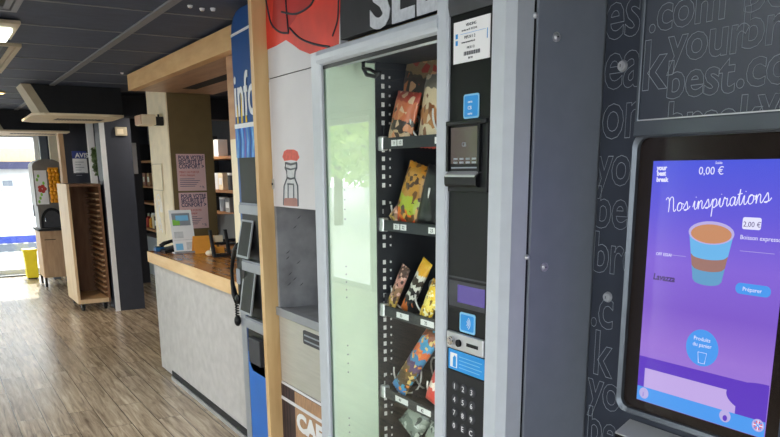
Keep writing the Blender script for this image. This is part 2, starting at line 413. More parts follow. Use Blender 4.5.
# door: outer frame with a bevelled right edge
GX0, GX1 = -2.118, -1.515                                   # pane opening
f = MB()
f.prism([(VX0, 1.115), (VX0, 1.058), (VX0+.012, 1.045), (GX0-.006, 1.045), (GX0, 1.049), (GX0, 1.056), (GX0-.02, 1.062), (GX0-.02, 1.115)], 'z', .10, 1.990)   # left stile
f.prism([(GX1, 1.10), (GX1, 1.051), (GX1+.006, 1.045), (-1.474, 1.045), (-1.469, 1.050), (-1.469, 1.10)], 'z', .10, 2.06)  # middle stile
f.prism([(-1.314, 1.10), (-1.314, 1.050), (-1.309, 1.045), (-1.266, 1.045), (VX1, 1.062), (VX1, 1.106), (VX1-.02, 1.106)], 'z', .10, 2.06)  # right stile
f.prism([(1.115, 1.953), (1.052, 1.953), (1.045, 1.958), (1.041, 1.968), (1.041, 1.982), (1.046, 1.994), (1.054, 1.998), (1.115, 1.998)], 'x', GX0-.02, GX1+.01)       # top rail
f.box(VX0+.005, GX1+.005, 1.05, 1.11, .10, .62); f.box(-1.469, -1.314, 1.06, 1.10, .10, .9)
f.build('door_frame', 'frame_grey', vm)
MB().box(VX1-.02, VX1-.004, 1.104, 1.118, .10, 2.05).build('door_gasket', 'black', vm)
for z_ in (wx(524, 14, VX1)[1], wx(516, 258, VX1)[1]):
    MB().ball((VX1+.001, 1.108, z_), .006, 0).build('hinge_pin', 'silver', vm, smooth=True)
MB().box(GX0-.004, GX1+.004, 1.0585, 1.0615, .61, 1.96).build('glass_pane', 'glass', vm)
gk = MB()
for a in ((GX1-.006, GX1, .62, 1.952), (GX0+.002, GX1-.006, 1.943, 1.955)):
    gk.box(a[0], a[1], 1.054, 1.0583, a[2], a[3], 0)
gk.build('pane_gasket', 'black', vm)
# inner walls
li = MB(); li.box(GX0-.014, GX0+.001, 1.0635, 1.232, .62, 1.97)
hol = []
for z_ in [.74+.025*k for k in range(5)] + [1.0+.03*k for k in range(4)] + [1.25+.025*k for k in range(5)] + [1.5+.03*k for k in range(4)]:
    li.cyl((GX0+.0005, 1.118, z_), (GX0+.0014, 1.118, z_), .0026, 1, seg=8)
li.build('inner_side_panel', ['interior_green', 'cabinet_grey_shaded'], vm)
iw = MB(); iw.box(GX0-.014, GX0-.002, 1.236, 1.88, .3, 1.995); iw.box(-1.312, -1.30, 1.12, 1.88, .3, 1.995)
iw.box(GX0+.01, -1.312, 1.86, 1.88, .3, 1.995); iw.box(GX0+.002, -1.312, 1.115, 1.86, 1.975, 1.995)
iw.build('inner_liner', 'interior_dark', vm)
# perforated rail that carries the trays
rl = MB(); rl.box(GX0+.001, GX0+.006, 1.2325, 1.242, .62, 1.975, 0); rl.box(GX0-.002, GX0+.003, 1.242, 1.335, .62, 1.975, 0)
z_ = .66; k = 0
while z_ < 1.95:
    if k % 7 not in (5,):
        rl.box(GX0+.0028, GX0+.0038, 1.254, 1.265, z_, z_+.014, 1); rl.box(GX0+.0028, GX0+.0038, 1.281, 1.287, z_+.003, z_+.010, 1)
    z_ += .0275; k += 1
rl.build('perforated_rail', ['interior_dark', 'white'], vm)
hk = MB(); hk.tube([(-2.06, 1.16, 1.975), (-2.06, 1.16, 1.945), (-2.04, 1.16, 1.925), (-1.99, 1.16, 1.915), (-1.96, 1.16, 1.922)], .006, seg=8)
hk.tube([(-2.06, 1.16, 1.945), (-2.02, 1.16, 1.938), (-1.97, 1.16, 1.918)], .005, seg=8)
hk.build('dark_hook', 'black', vm, smooth=True)  # dark hook shape made of two tubes behind the pane
ld = MB(); ld.box(GX1+.004, GX1+.012, 1.115, 1.150, .66, 1.93, 0); ld.box(GX1+.001, GX1+.004, 1.122, 1.140, .68, 1.91, 1)
ld.build('light_strip', ['silver', 'lamp'], vm)
# trays
TRAYZ = [1.735, 1.482, 1.203, .921, .665]
def spiral(x, z, r, y0=1.262, y1=1.80, pitch=.075, ph=0):
    n = int((y1-y0)/pitch*22); pts = []
    for i in range(n+1):
        t = i/22*2*PI+ph
        pts.append((x+r*math.cos(t), y0+(y1-y0)*i/n, z+r*math.sin(t)))
    return pts
SPX = {0: [(-2.02, .036), (-1.93, .036), (-1.80, .05), (-1.62, .06)], 1: [(-2.045, .034), (-1.80, .07), (-1.62, .06)],
       2: [(-2.04, .042), (-1.90, .040), (-1.76, .042), (-1.62, .042)], 3: [(-2.02, .052), (-1.82, .052), (-1.64, .055)], 4: [(-1.98, .05), (-1.78, .06), (-1.60, .05)]}
for ti, tz in enumerate(TRAYZ):
    t = MB(); x0, x1 = GX0+.018, -1.36
    t.box(x0, x1, 1.25, 1.84, tz-.010, tz-.004, 0); t.box(x0, x1, 1.243, 1.251, tz-.022, tz+.012, 0, .001)
    t.box(x0, x0+.003, 1.25, 1.84, tz-.01, tz+.05, 0)
    for sx_, r_ in SPX[ti]: t.box(sx_+r_+.008, sx_+r_+.0105, 1.27, 1.84, tz-.004, tz+.03, 0)
    to = t.build('product_tray', 'interior_dark', vm)
    e = MB(); e.box(x0-.016, x0+.012, 1.238, 1.262, tz-.026, tz+.018, 0, .004); e.build('tray_clip', 'silver', to)
    tags = {0: [-2.035, -2.0, -1.80], 1: [-2.025, -1.985, -1.83, -1.73], 2: [-2.01, -1.87, -1.73], 3: [-2.02, -1.89, -1.76, -1.64], 4: [-2.0, -1.85, -1.7]}[ti]
    tw = {0: .028, 1: .032, 2: .07, 3: .075, 4: .07}[ti]
    for n_, tx in enumerate(tags):
        g = MB(); g.box(tx, tx+tw, 1.2405, 1.2425, tz-.014, tz+.004, 0)
        g.text('%d%d' % (ti+1, n_+1), .015, (tx+tw*.3, 1.2403, tz-.010), 1)
        g.build('price_tag', ['paper', 'ink'], to)
    for n_, (sx_, r_) in enumerate(SPX[ti]):
        s = MB(); s.tube(spiral(sx_, tz+r_+.004, r_, ph=PI*.8), .0032, seg=6); s.build('spiral', 'wire', to, smooth=True)

# control column
cp = MB(); cp.box(-1.468, -1.315, 1.054, 1.075, .90, 2.03, 0)
cp.prism([(1.075, 1.985), (1.05, 1.982), (1.046, 2.0), (1.046, 2.06), (1.075, 2.06)], 'x', -1.468, -1.315, 1)
cp.box(-1.466, -1.317, 1.0535, 1.0545, 1.398, 1.402, 1)
cpo = cp.build('control_panel', ['black_gloss', 'stone_dark'], vm)
def onv(x, y, Y=1.053): return wy(x, y, Y)
l = MB(); l.box(-1.455, -1.325, 1.0525, 1.054, 1.880, 1.967, 0)
l.box(-1.447, -1.439, 1.052, 1.0526, 1.932, 1.942, 2); l.box(-1.447, -1.439, 1.052, 1.0526, 1.918, 1.928, 2)
l.text('VENDING', .0085, (-1.41, 1.0523, 1.954), 1); l.text('service au 01 22 33 44', .006, (-1.425, 1.0523, 1.945), 1)
l.box(-1.43, -1.34, 1.0521, 1.0526, 1.9392, 1.9398, 2); l.text('MPS N 1 2', .009, (-1.415, 1.0523, 1.9285), 1); l.text('www.monservice.fr', .0062, (-1.425, 1.0523, 1.920), 1)
l.box(-1.335, -1.333, 1.0521, 1.0526, 1.92, 1.94, 2)
l.text('MOD 12', .0075, (-1.405, 1.0523, 1.907), 1)
for k in range(22): l.box(-1.416+k*.0027, -1.416+k*.0027+(.0018 if k % 3 else .001), 1.0521, 1.0526, 1.894, 1.902, 1)
l.text('REF 01', .006, (-1.40, 1.0523, 1.886), 1)
lab(l.build('instruction_label', ['paper', 'ink', 'blue_label'], cpo), 'white instruction label with blue marks')
l = MB(); l.rrect(-1.414, -1.358, 1.760, 1.812, .006, 1.052, 1.054, 0)
l.rrect(-1.410, -1.362, 1.764, 1.808, .004, 1.0515, 1.0522, 1)
for zz in (1.797, 1.783, 1.772): l.text('CB' if zz == 1.783 else 'carte', .011 if zz == 1.783 else .008, (-1.397, 1.0513, zz-.004), 2)
lab(l.build('card_sticker', ['blue_pale', 'blue_label', 'paper'], cpo), 'square blue card sticker')
l = MB(); l.rrect(-1.417, -1.357, 1.272, 1.320, .006, 1.052, 1.054, 0)
l.rrect(-1.412, -1.362, 1.277, 1.315, .004, 1.0515, 1.0522, 1)
for r_ in (.007, .012, .017):
    l.tube([(-1.392+r_*math.cos(t), 1.0512, 1.296+r_*math.sin(t)) for t in [(-1+2*i/8)*.9 for i in range(9)]], .0008, 2, seg=5)
lab(l.build('contactless_sticker', ['blue_pale', 'blue_label', 'paper'], cpo), 'blue contactless payment sticker')
l = MB(); l.box(-1.462, -1.320, 1.0515, 1.0545, 1.33, 1.392, 0); l.box(-1.425, -1.322, 1.0505, 1.0518, 1.342, 1.384, 1)
lab(l.build('display_window', ['stone_dark', 'display_violet'], cpo), 'violet display window')
l = MB(); l.box(-1.462, -1.317, 1.045, 1.056, 1.226, 1.268, 0, .003); l.cyl((-1.435, 1.047, 1.247), (-1.435, 1.036, 1.247), .011, 1); l.cyl((-1.435, 1.036, 1.247), (-1.435, 1.034, 1.247), .008, 1, r2=.006)
l.cyl((-1.408, 1.046, 1.245), (-1.408, 1.040, 1.245), .009, 2); l.box(-1.378, -1.335, 1.0435, 1.0455, 1.243, 1.251, 2)
lab(l.build('coin_plate', ['silver', 'chrome', 'black'], cpo), 'silver coin plate with return knob')
l = MB(); l.box(-1.460, -1.318, 1.0515, 1.054, 1.172, 1.222, 0); l.box(-1.452, -1.424, 1.051, 1.0516, 1.178, 1.214, 1)
l.prism([(-1.440, 1.18), (-1.428, 1.18), (-1.428, 1.205), (-1.434, 1.209), (-1.440, 1.202)], 'y', 1.0503, 1.0511, 0)
for k in range(4): l.box(-1.416, -1.335+.008*(k % 2), 1.051, 1.0516, 1.181+.009*k, 1.1825+.009*k, 2)
lab(l.build('selection_label', ['blue_label', 'paper', 'blue_pale'], cpo), 'blue and white selection label')
kp = MB(); kp.box(-1.466, -1.317, 1.052, 1.0545, .93, 1.168, 0)
kpo = kp.build('keypad', 'black_matte', vm)
KX = [wy(a, b, 1.048)[0] for a, b in ((454.3, 386), (462.8, 389), (471.3, 392))]; KZ = wy(454.3, 386, 1.048)[1]; KP = (KZ-wy(453, 425, 1.048)[1])/3
for r_, row in enumerate(('123', '456', '789', '0EC')):
    for c_, ch in enumerate(row):
        x = KX[c_]; z = KZ-KP*r_
        b = MB(); b.cyl((x, 1.0525, z), (x, 1.0485, z), .0125, 0, seg=24, r2=.0105)
        b.text(ch, .019, (x, 1.0482, z-.0065), 1, align='CENTER')
        b.build('keypad_button', ['stone_dark', 'paper'], kpo)
pt = MB()
pt.box(-1.466, -1.320, 1.048, 1.056, 1.600, 1.752, 0, .002)
pt.box(-1.466, -1.318, 1.040, 1.05, 1.746, 1.757, 0, .002)
pt.box(-1.466, -1.458, 1.042, 1.05, 1.645, 1.75, 0); pt.box(-1.349, -1.341, 1.042, 1.05, 1.645, 1.75, 0)
pto = pt.build('payment_terminal', 'black', vm)
s = MB(); s.box(-1.452, -1.352, 1.0462, 1.0482, 1.662, 1.742, 0, .0)
s.box(-1.449, -1.351, 1.0453, 1.0463, 1.652, 1.655, 1)
for r_ in range(2):
    for k in range(4): s.box(-1.440+.023*k, -1.426+.023*k, 1.0453, 1.0463, 1.671-.008*r_, 1.675-.008*r_, 1)
s.text('CB', .013, (-1.41, 1.0460, 1.70), 1)
s.build('terminal_screen', ['term_screen', 'outline'], pto)
s = MB(); s.prism([(1.048, 1.642), (1.038, 1.636), (1.036, 1.632), (1.037, 1.616), (1.041, 1.611), (1.048, 1.611)], 'x', -1.464, -1.345, 0)
s.prism([(1.047, 1.646), (1.037, 1.638), (1.0365, 1.633), (1.047, 1.640)], 'x', -1.462, -1.35, 1)
s.build('card_slot', ['black', 'silver'], pto)

# ------------------------------------------------------------------ snacks in the trays
def pillow(name, w, h, t, material, loc, rot, label, cat, group, zig=True, nu=14, nv=20, extra=None):
    """a sealed foil bag: puffed body, flat crimped ends with a saw edge"""
    b = bmesh.new(); rows = []
    for side in (1, -1):
        g = []
        for j in range(nv+1):
            v = j/nv*2-1; r_ = []
            for i in range(nu+1):
                u = i/nu*2-1
                q = max(0, 1-abs(v)**5)*max(0, 1-u*u)**.6
                if abs(v) > .86: q *= max(.0, (1-abs(v))/.14)
                wob = .06*math.sin(9*v+3*u)*math.sin(5*u+2)
                xx = u*w/2*(1-.07*(1-abs(v)**2)); zz = v*h/2 + (.012*h if (zig and abs(v) > .99 and i % 2) else 0)
                r_.append(b.verts.new((xx, -side*t/2*q*(1+wob)-side*.0004, zz)))
            g.append(r_)
        for j in range(nv):
            for i in range(nu):
                q = (g[j][i], g[j][i+1], g[j+1][i+1], g[j+1][i])
                b.faces.new(q if side == 1 else q[::-1])
        rows.append(g)
    A, B = rows
    rim = [(A[0][i], B[0][i]) for i in range(nu+1)] + [(A[j][nu], B[j][nu]) for j in range(1, nv+1)] + [(A[nv][i], B[nv][i]) for i in range(nu-1, -1, -1)] + [(A[j][0], B[j][0]) for j in range(nv-1, 0, -1)]
    for k in range(len(rim)):
        p, q = rim[k], rim[(k+1) % len(rim)]
        b.faces.new((p[0], p[1], q[1], q[0]))
    bmesh.ops.recalc_face_normals(b, faces=b.faces[:])
    s = MB(); s.add(b, 0)
    o = s.build(name, material, smooth=True)
    o.location = loc; o.rotation_euler = [R(a) for a in rot]
    return tag(o, label, cat, group)
G = 'packets in the vending machine trays'
B1 = bag_mat('crisps_dark', [(0, (46, 40, 36)), (.22, (92, 72, 50)), (.45, (60, 52, 46)), (.7, (150, 124, 92)), (.9, (188, 170, 140))], [(196, 120, 70), (212, 160, 120), (58, 46, 40), (176, 60, 50)], .42, 16)
B2 = bag_mat('crisps_pale', [(0, (176, 54, 50)), (.12, (230, 210, 180)), (.3, (190, 130, 80)), (.55, (222, 200, 168)), (.8, (120, 110, 100))], [(140, 84, 50), (228, 206, 180)], .3, 18)
B2b = bag_mat('crisps_orange', [(0, (206, 176, 140)), (.25, (60, 48, 46)), (.45, (202, 112, 76)), (.8, (170, 70, 56))], [(214, 140, 96), (70, 50, 48), (222, 190, 160)], .4, 20)
B3 = bag_mat('crisps_green', [(0, (198, 60, 40)), (.14, (236, 120, 40)), (.26, (176, 190, 60)), (.5, (196, 142, 62)), (.72, (206, 150, 70)), (.9, (226, 150, 52))], [(84, 60, 46), (226, 170, 70), (120, 84, 52)], .36, 26)
B4 = bag_mat('bar_brown', [(0, (190, 160, 80)), (.3, (150, 112, 84)), (.55, (196, 138, 128)), (.75, (92, 64, 58))], [(222, 176, 160), (74, 52, 48)], .4, 40)
B5 = bag_mat('bar_stripe', [(0, (222, 120, 60)), (.2, (40, 38, 40)), (.3, (230, 228, 220)), (.36, (42, 38, 40)), (.46, (228, 226, 218)), (.54, (60, 50, 44)), (.66, (224, 220, 210)), (.74, (238, 176, 50)), (.9, (240, 188, 60))], None)
B6 = bag_mat('bar_yellow', [(0, (236, 196, 50)), (.35, (246, 222, 110)), (.6, (240, 200, 60)), (.85, (196, 150, 60))], [(250, 240, 190), (120, 90, 40)], .28, 50)
B7 = bag_mat('bar_chocolate', [(0, (60, 150, 222)), (.12, (84, 62, 36)), (.3, (116, 90, 50)), (.40, (96, 72, 110)), (.52, (70, 140, 190)), (.62, (232, 120, 70)), (.72, (80, 160, 210)), (.84, (150, 84, 60)), (.93, (110, 76, 52))], [(242, 150, 70), (70, 160, 200), (230, 200, 120)], .16, 34)
B8 = bag_mat('bar_black', [(0, (24, 25, 28)), (.5, (30, 31, 35))], None)
B9 = bag_mat('wrap_clear', [(0, (120, 132, 124)), (.4, (150, 160, 150)), (.7, (110, 120, 116))], [(186, 194, 186), (84, 92, 90)], .35, 26, rough=.12)
B10 = bag_mat('bar_red', [(0, (210, 70, 60)), (.4, (236, 220, 210)), (.6, (196, 50, 46))], None)
def at(x, y, Y): a = wy(x, y, Y); return (a[0], Y, a[1])
pillow('crisp_packet', .20, .24, .05, B1, at(416, 92, 1.36), (-10, 10, 4), 'large dark crisp packet with tan edges on the top tray', 'snack packet', G)
pillow('crisp_packet', .12, .16, .045, B2b, at(404, 119, 1.272), (-10, 8, 4), 'orange and dark packet in front of large dark one, top tray', 'snack packet', G)
pillow('crisp_packet', .15, .21, .05, B2, at(436, 112, 1.30), (-6, 4, 0), 'pale packet with red foot beside the black column, top tray', 'snack packet', G)
pillow('crisp_packet', .135, .20, .05, B3, at(414, 197, 1.30), (-10, 14, 5), 'orange and green crisp packet alone on second tray from top', 'snack packet', G)
pillow('snack_bar', .045, .06, .02, B4, at(397, 213, 1.272), (-20, 35, 0), 'tiny tan bar lying in the wire spiral, left end of second tray', 'snack packet', G)
pillow('crisp_packet', .13, .19, .05, B8, at(434, 200, 1.29), (-6, 12, 0), 'plain black packet right of the orange and green packet', 'snack packet', G)
pillow('snack_bar', .050, .155, .022, B4, at(398, 288, 1.277), (-12, 20, 0), 'brown and pink bar at the left end of third tray', 'snack bar', G)
pillow('snack_bar', .055, .19, .026, B5, at(416, 287, 1.30), (-12, 24, 0), 'black and white striped bar with yellow ends on third tray', 'snack bar', G)
pillow('snack_bar', .062, .135, .028, B6, at(431, 302, 1.277), (-12, 18, 0), 'all-yellow bar beside the striped bar on third tray', 'snack bar', G)
pillow('chocolate_bar', .080, .265, .038, B7, at(416, 362, 1.30), (-14, 30, 0), 'tilted chocolate bar with blue foot and orange picture, fourth tray', 'snack bar', G)
pillow('snack_bar', .06, .11, .03, B10, at(436, 386, 1.28), (-14, 12, 0), 'red and white bar in spiral right of tilted chocolate bar', 'snack bar', G)
pillow('wrapped_sandwich', .12, .13, .05, B9, at(418, 418, 1.295), (-24, 28, 0), 'clear-wrapped greyish sandwich at lowest visible tray, under the chocolate bar', 'sandwich', G)
pillow('wrapped_sandwich', .11, .10, .045, B9, at(436, 440, 1.285), (-24, 10, 0), 'clear-wrapped sandwich half out of view at the column, lowest tray', 'sandwich', G)

# ================================================================== COFFEE MACHINE
YC = 1.306
cm = thing('coffee_machine', 'dark grey coffee vending machine with large purple touchscreen', 'coffee machine', (-.9, 1.6, 0))
CX0, CX1 = -1.243, -.53
b = MB(); b.box(CX0, CX1, YC, 2.0, .05, 2.02, 0, .003); b.box(CX0+.03, CX1-.03, 1.4, 1.95, 0, .05, 1)
cbo = b.build('cabinet', ['coffee_panel', 'black'], cm)
OUT = .0007
def brand(mb, txt, x, z, size, off=.0022, y=YC-.0006, sx=.92, lo=-9, hi=9, zmin=-9, zmax=9):
    t = MB(); t.text(txt, size, (x, y, z), 0, outline=OUT, off=off, sx=sx, spacing=.98)
    for co, no in (((lo, 0, 0), (-1, 0, 0)), ((hi, 0, 0), (1, 0, 0)), ((0, 0, zmin), (0, 0, -1)), ((0, 0, zmax), (0, 0, 1))):
        bmesh.ops.bisect_plane(t.bm, geom=t.bm.verts[:]+t.bm.edges[:]+t.bm.faces[:], plane_co=co, plane_no=no, clear_outer=True)
    mb.add(t.bm, 0)
# lettering on the left strip
UX0 = wy(637.5, 119, YC-.024)[0]; uz = wy(637, 120, YC-.024)[1]
lt = MB()
for txt, px_, py_, sz in (('es', 604, 40, .15), ('eak', 603, 89, .15), ('om', 601, 138, .15), ('you', 596, 184, .13), ('bes', 594, 226, .13), ('bre', 592, 270, .13), ('.c', 590, 324, .14), ('k', 592, 372, .15), ('yo', 588, 402, .13), ('be', 586, 440, .13)):
    x, z = wy(px_, py_, YC); brand(lt, txt, x, z, sz, sx=.78, lo=CX0+.002, hi=UX0-.008)
lab(lt.build('outline_lettering', 'outline', cm), 'outlined letters down the left strip')
for px_, py_ in ((623, 66), (608, 297)):
    x, z = wy(px_, py_, YC); k = MB(); k.cyl((x, YC, z), (x, YC-.006, z), .0125, 0, r2=.010); k.cyl((x, YC-.006, z), (x, YC-.0085, z), .007, 0); k.box(x-.0008, x+.0008, YC-.0090, YC-.0084, z-.003, z+.003, 1)
    k.build('lock', ['silver', 'black'], cm)
# upper door

u = MB(); u.box(UX0, CX1-.01, YC-.022, YC-.0005, uz-.004, 2.0, 0, .002)
u.box(UX0-.006, UX0+.003, YC-.026, YC-.0005, uz-.03, 2.0, 1, .002); u.box(UX0-.006, CX1-.004, YC-.028, YC-.0005, uz-.034, uz-.002, 1, .003)
u.box(UX0+.003, CX1-.01, YC-.0265, YC-.0215, uz-.003, uz, 2)
uo = u.build('upper_door', ['coffee_panel', 'coffee_trim', 'silver'], cm)
lt = MB()
def b2_(txt, px_, py_, s=.098, **kw): x, z = wy(px_, py_, YC-.023); brand(lt, txt, x, z, s, y=YC-.0226, lo=UX0+.004, zmin=uz+.001, zmax=2.0, **kw)
for txt, px_, py_ in (('.com', 648, 32), ('break', 740, 48), ('best', 742, 12), ('your', 668, 62), ('best', 665, 98), ('.com', 735, 87), ('break', 665, 138), ('your', 757, 122)):
    b2_(txt, px_, py_)
b2_('k', 640, 90, .135)
lt.build('outline_lettering', 'outline', uo)
# touchscreen assembly
SX0, SZ1 = wy(653.5, 161, YC-.0118); SZ0 = wy(637, 399, YC-.0118)[1]; SX1 = wy(764.3, 436, YC-.0118)[0]
bx0 = wy(632, 146, YC-.022)[0]; bx1 = -.735; bz1 = wy(660, 131, YC-.02)[1]; bz0 = wy(640, 417, YC-.02)[1]
f = MB(); o_ = rr(bx0, bx1, bz0, bz1, .03, 8); i_ = rr(bx0+.012, bx1-.012, bz0+.012, bz1-.012, .022, 8)
bb = bmesh.new(); n = len(o_); ys = (YC-.0005, YC-.020, YC-.024)
ro = [bb.verts.new((p[0], ys[0], p[1])) for p in o_]; r1 = [bb.verts.new((p[0], ys[1], p[1])) for p in o_]
o2 = rr(bx0+.003, bx1-.003, bz0+.003, bz1-.003, .027, 8); r2 = [bb.verts.new((p[0], ys[2], p[1])) for p in o2]
r3 = [bb.verts.new((p[0], YC-.019, p[1])) for p in i_]; r4 = [bb.verts.new((p[0], YC-.008, p[1])) for p in i_]
for A, B in ((ro, r1), (r1, r2), (r2, r3), (r3, r4)):
    for k in range(n): bb.faces.new((A[k], A[(k+1) % n], B[(k+1) % n], B[k]))
bmesh.ops.recalc_face_normals(bb, faces=bb.faces[:]); f.add(bb, 0)
fo = f.build('screen_surround', 'coffee_trim', cm)
MB().rrect(bx0+.011, bx1-.011, bz0+.011, bz1-.011, .022, YC-.0005, YC-.010, 0, 8).build('black_glass', 'bezel_brown', fo)
# the glowing screen
sm = bpy.data.materials.new('screen_glow'); sm.use_nodes = True; nt = sm.node_tree; bs = nt.nodes['Principled BSDF']
tc = node(nt, 'ShaderNodeTexCoord'); sp = node(nt, 'ShaderNodeSeparateXYZ'); rp = node(nt, 'ShaderNodeValToRGB')
nt.links.new(tc.outputs['Generated'], sp.inputs[0]); nt.links.new(sp.outputs[2], rp.inputs[0])
e = rp.color_ramp.elements; e[0].position = 0; e[0].color = srgb(140, 112, 205); e[1].position = 1; e[1].color = srgb(74, 84, 208)
for p_, c_ in ((.25, (146, 110, 202)), (.42, (120, 86, 192)), (.6, (126, 96, 204)), (.8, (96, 86, 206))):
    k = e.new(p_); k.color = srgb(*c_)
nt.links.new(rp.outputs[0], bs.inputs['Emission Color']); bs.inputs['Emission Strength'].default_value = .86
bs.inputs['Base Color'].default_value = (.01, .01, .012, 1); bs.inputs['Roughness'].default_value = .12
sc = MB(); sc.box(SX0, SX1, YC-.0118, YC-.0095, SZ0, SZ1, 0); sco = sc.build('touchscreen', sm, cm)
M['s_white'] = emis('s_white', (214, 214, 240), .9, .12); M['s_blue'] = emis('s_blue', (72, 146, 226), .86, .12); M['s_cyan'] = emis('s_cyan', (104, 172, 222), .86, .12)
M['s_pale'] = emis('s_pale', (182, 160, 218), .86, .12); M['s_violet'] = emis('s_violet', (92, 56, 186), .82, .12); M['s_coffee'] = emis('s_coffee', (190, 134, 98), .86, .12)
M['s_brown'] = emis('s_brown', (150, 112, 104), .86, .12); M['s_grey'] = emis('s_grey', (176, 166, 216), .86, .12); M['s_dark'] = emis('s_dark', (74, 56, 110), .8, .12)
M['s_red'] = emis('s_red', (216, 80, 96), .86, .12); M['s_teal'] = emis('s_teal', (96, 150, 190), .86, .12)
SY = YC-.0119
def sp_(x, y): return wy(x, y, SY)
g = MB(); mats = ['s_white', 's_blue', 's_cyan', 's_pale', 's_violet', 's_coffee', 's_brown', 's_grey', 's_dark', 's_red', 's_teal']
def quad(pts, mi, lay): g.prism([sp_(*p) for p in pts], 'y', SY-lay*.00012, SY-lay*.00012-.0001, mi)
def disc(cx, cy, rx, rz, mi, lay, n=28):
    x, z = sp_(cx, cy); g.prism([(x+rx*math.cos(2*PI*k/n), z+rz*math.sin(2*PI*k/n)) for k in range(n)], 'y', SY-lay*.00012, SY-lay*.00012-.0001, mi)
def st(txt, x, y, size, mi=0, lay=3, **kw):
    a, z = sp_(x, y); g.text(txt, size, (a, SY-lay*.00012, z), mi, depth=.00008, **kw)
# lower bands
zb = lambda y: sp_(700, y)[1]
def band(z0, z1, x0, x1, mi, lay): g.prism([(x0, z0), (x1, z0), (x1, z1), (x0, z1)], 'y', SY-lay*.00012, SY-lay*.00012-.0001, mi)
zA = sp_(643, 356)[1]; zB = sp_(646, 368)[1]; zC = sp_(645, 387)[1]; XR_ = sp_(737, 391)[0]
band(zC, zA, SX0+.0005, SX1-.0005, 4, 1); band(SZ0+.001, zC, SX0+.0005, SX1-.0005, 1, 1)
band(zC, zB, sp_(645, 370)[0], XR_, 3, 2)
ex, ez = sp_(763, 402); el = []
for k in range(33):
    t = PI*.5+PI*k/32; el.append((ex+.082*math.cos(t)+.005, ez+.034*math.sin(t)))
g.prism([(min(p[0], SX1-.001), max(p[1], SZ0+.004)) for p in el]+[(SX1-.001, ez-.034), (SX1-.001, ez+.034)], 'y', SY-.00036, SY-.00046, 4)
disc(644, 393, .0125, .0125, 7, 4); disc(725, 416, .0125, .0125, 7, 4); disc(758, 425.4, .0125, .0125, 7, 4); disc(758, 425.4, .0085, .0085, 9, 5)
for a in (0, 45, 90, 135):
    x0_, z0_ = sp_(758, 425.4); dx, dz = .010*math.cos(R(a)), .010*math.sin(R(a)); px2, pz2 = -.0012*math.sin(R(a)), .0012*math.cos(R(a))
    g.prism([(x0_-dx-px2, z0_-dz-pz2), (x0_+dx-px2, z0_+dz-pz2), (x0_+dx+px2, z0_+dz+pz2), (x0_-dx+px2, z0_-dz+pz2)], 'y', SY-.00066-.0001*(a/45), SY-.00074-.0001*(a/45), 0 if a % 90 == 0 else 1)
disc(725, 418, .005, .006, 4, 5); st('i', 642.5, 396, .016, 4, 5)
# round basket button
disc(702, 348, .0375, .0375, 1, 3)
st('Produits', 702, 341, .0115, 0, 4, align='CENTER'); st('du panier', 702, 347, .0115, 0, 4, align='CENTER')
c0 = sp_(702, 357)
g.tube([(c0[0]-.010, SY-.0006, c0[1]+.009), (c0[0]-.007, SY-.0006, c0[1]-.013), (c0[0]+.007, SY-.0006, c0[1]-.013), (c0[0]+.010, SY-.0006, c0[1]+.009)], .0006, 0, seg=5, closed=True)
# cup
cx, cz = sp_(711, 233); rim = sp_(734, 233)[0]-cx; top = cz
def cupw(z): return rim*(1-.36*(top-z)/(top-sp_(711, 284)[1]))
def cupseg(z1, z0, mi, lay, bow=.010):
    P = []; w1, w0 = cupw(z1), cupw(z0)
    for k in range(13): t = -1+2*k/12; P.append((cx+w0*t, z0-bow*math.sqrt(max(0, 1-t*t))))
    for k in range(13): t = 1-2*k/12; P.append((cx+w1*t, z1-bow*math.sqrt(max(0, 1-t*t))))
    g.prism(P, 'y', SY-lay*.00012, SY-lay*.00012-.0001, mi)
zbm = sp_(711, 281)[1]; zm1 = sp_(711, 255)[1]; zm2 = sp_(711, 267)[1]
cupseg(top, zm1, 2, 2); cupseg(zm1, zm2, 6, 2); cupseg(zm2, zbm, 10, 2)
disc(711, 233, rim*1.03, .0225, 7, 3); disc(711, 234, rim*.92, .0185, 5, 4)
# words
st('your', 657, 170, .013, 0, 3, off=.0006); st('best', 657, 175.5, .013, 0, 3, off=.0006); st('break', 656.5, 181.5, .0125, 0, 3, off=.0006)
st('0,00 €', 711, 174.5, .021, 0, 3, align='CENTER'); st('Solde', 719, 164, .007, 0, 3, align='CENTER')
a, z = sp_(742, 229); b_, z2 = sp_(762, 218); g.prism(rr(a, b_, z, z2, .004, 4), 'y', SY-.00024, SY-.00034, 0); st('2,00 €', 752, 227, .0135, 8, 4, align='CENTER')
st('Boisson expresso', 740, 239, .0115, 0, 3); st('OFF ESSAI', 656, 255, .009, 0, 3); st('Lavazza', 653, 279, .018, 8, 3, off=.0006, shear=.15)
for x0_, x1_, y_ in ((670, 686, 255), (740, 775, 251)): a, z = sp_(x0_, y_); b_, _ = sp_(x1_, y_); g.box(a, min(b_, SX1-.004), SY-.0003, SY-.0002, z, z+.0008, 7)
a, z = sp_(735, 293); b_, _ = sp_(771, 293); z2 = sp_(735, 282)[1]; g.prism(rr(a, min(b_, SX1-.006), z, z2, .010, 6), 'y', SY-.00024, SY-.00034, 1); st('Préparer', 752, 292, .011, 0, 4, align='CENTER')
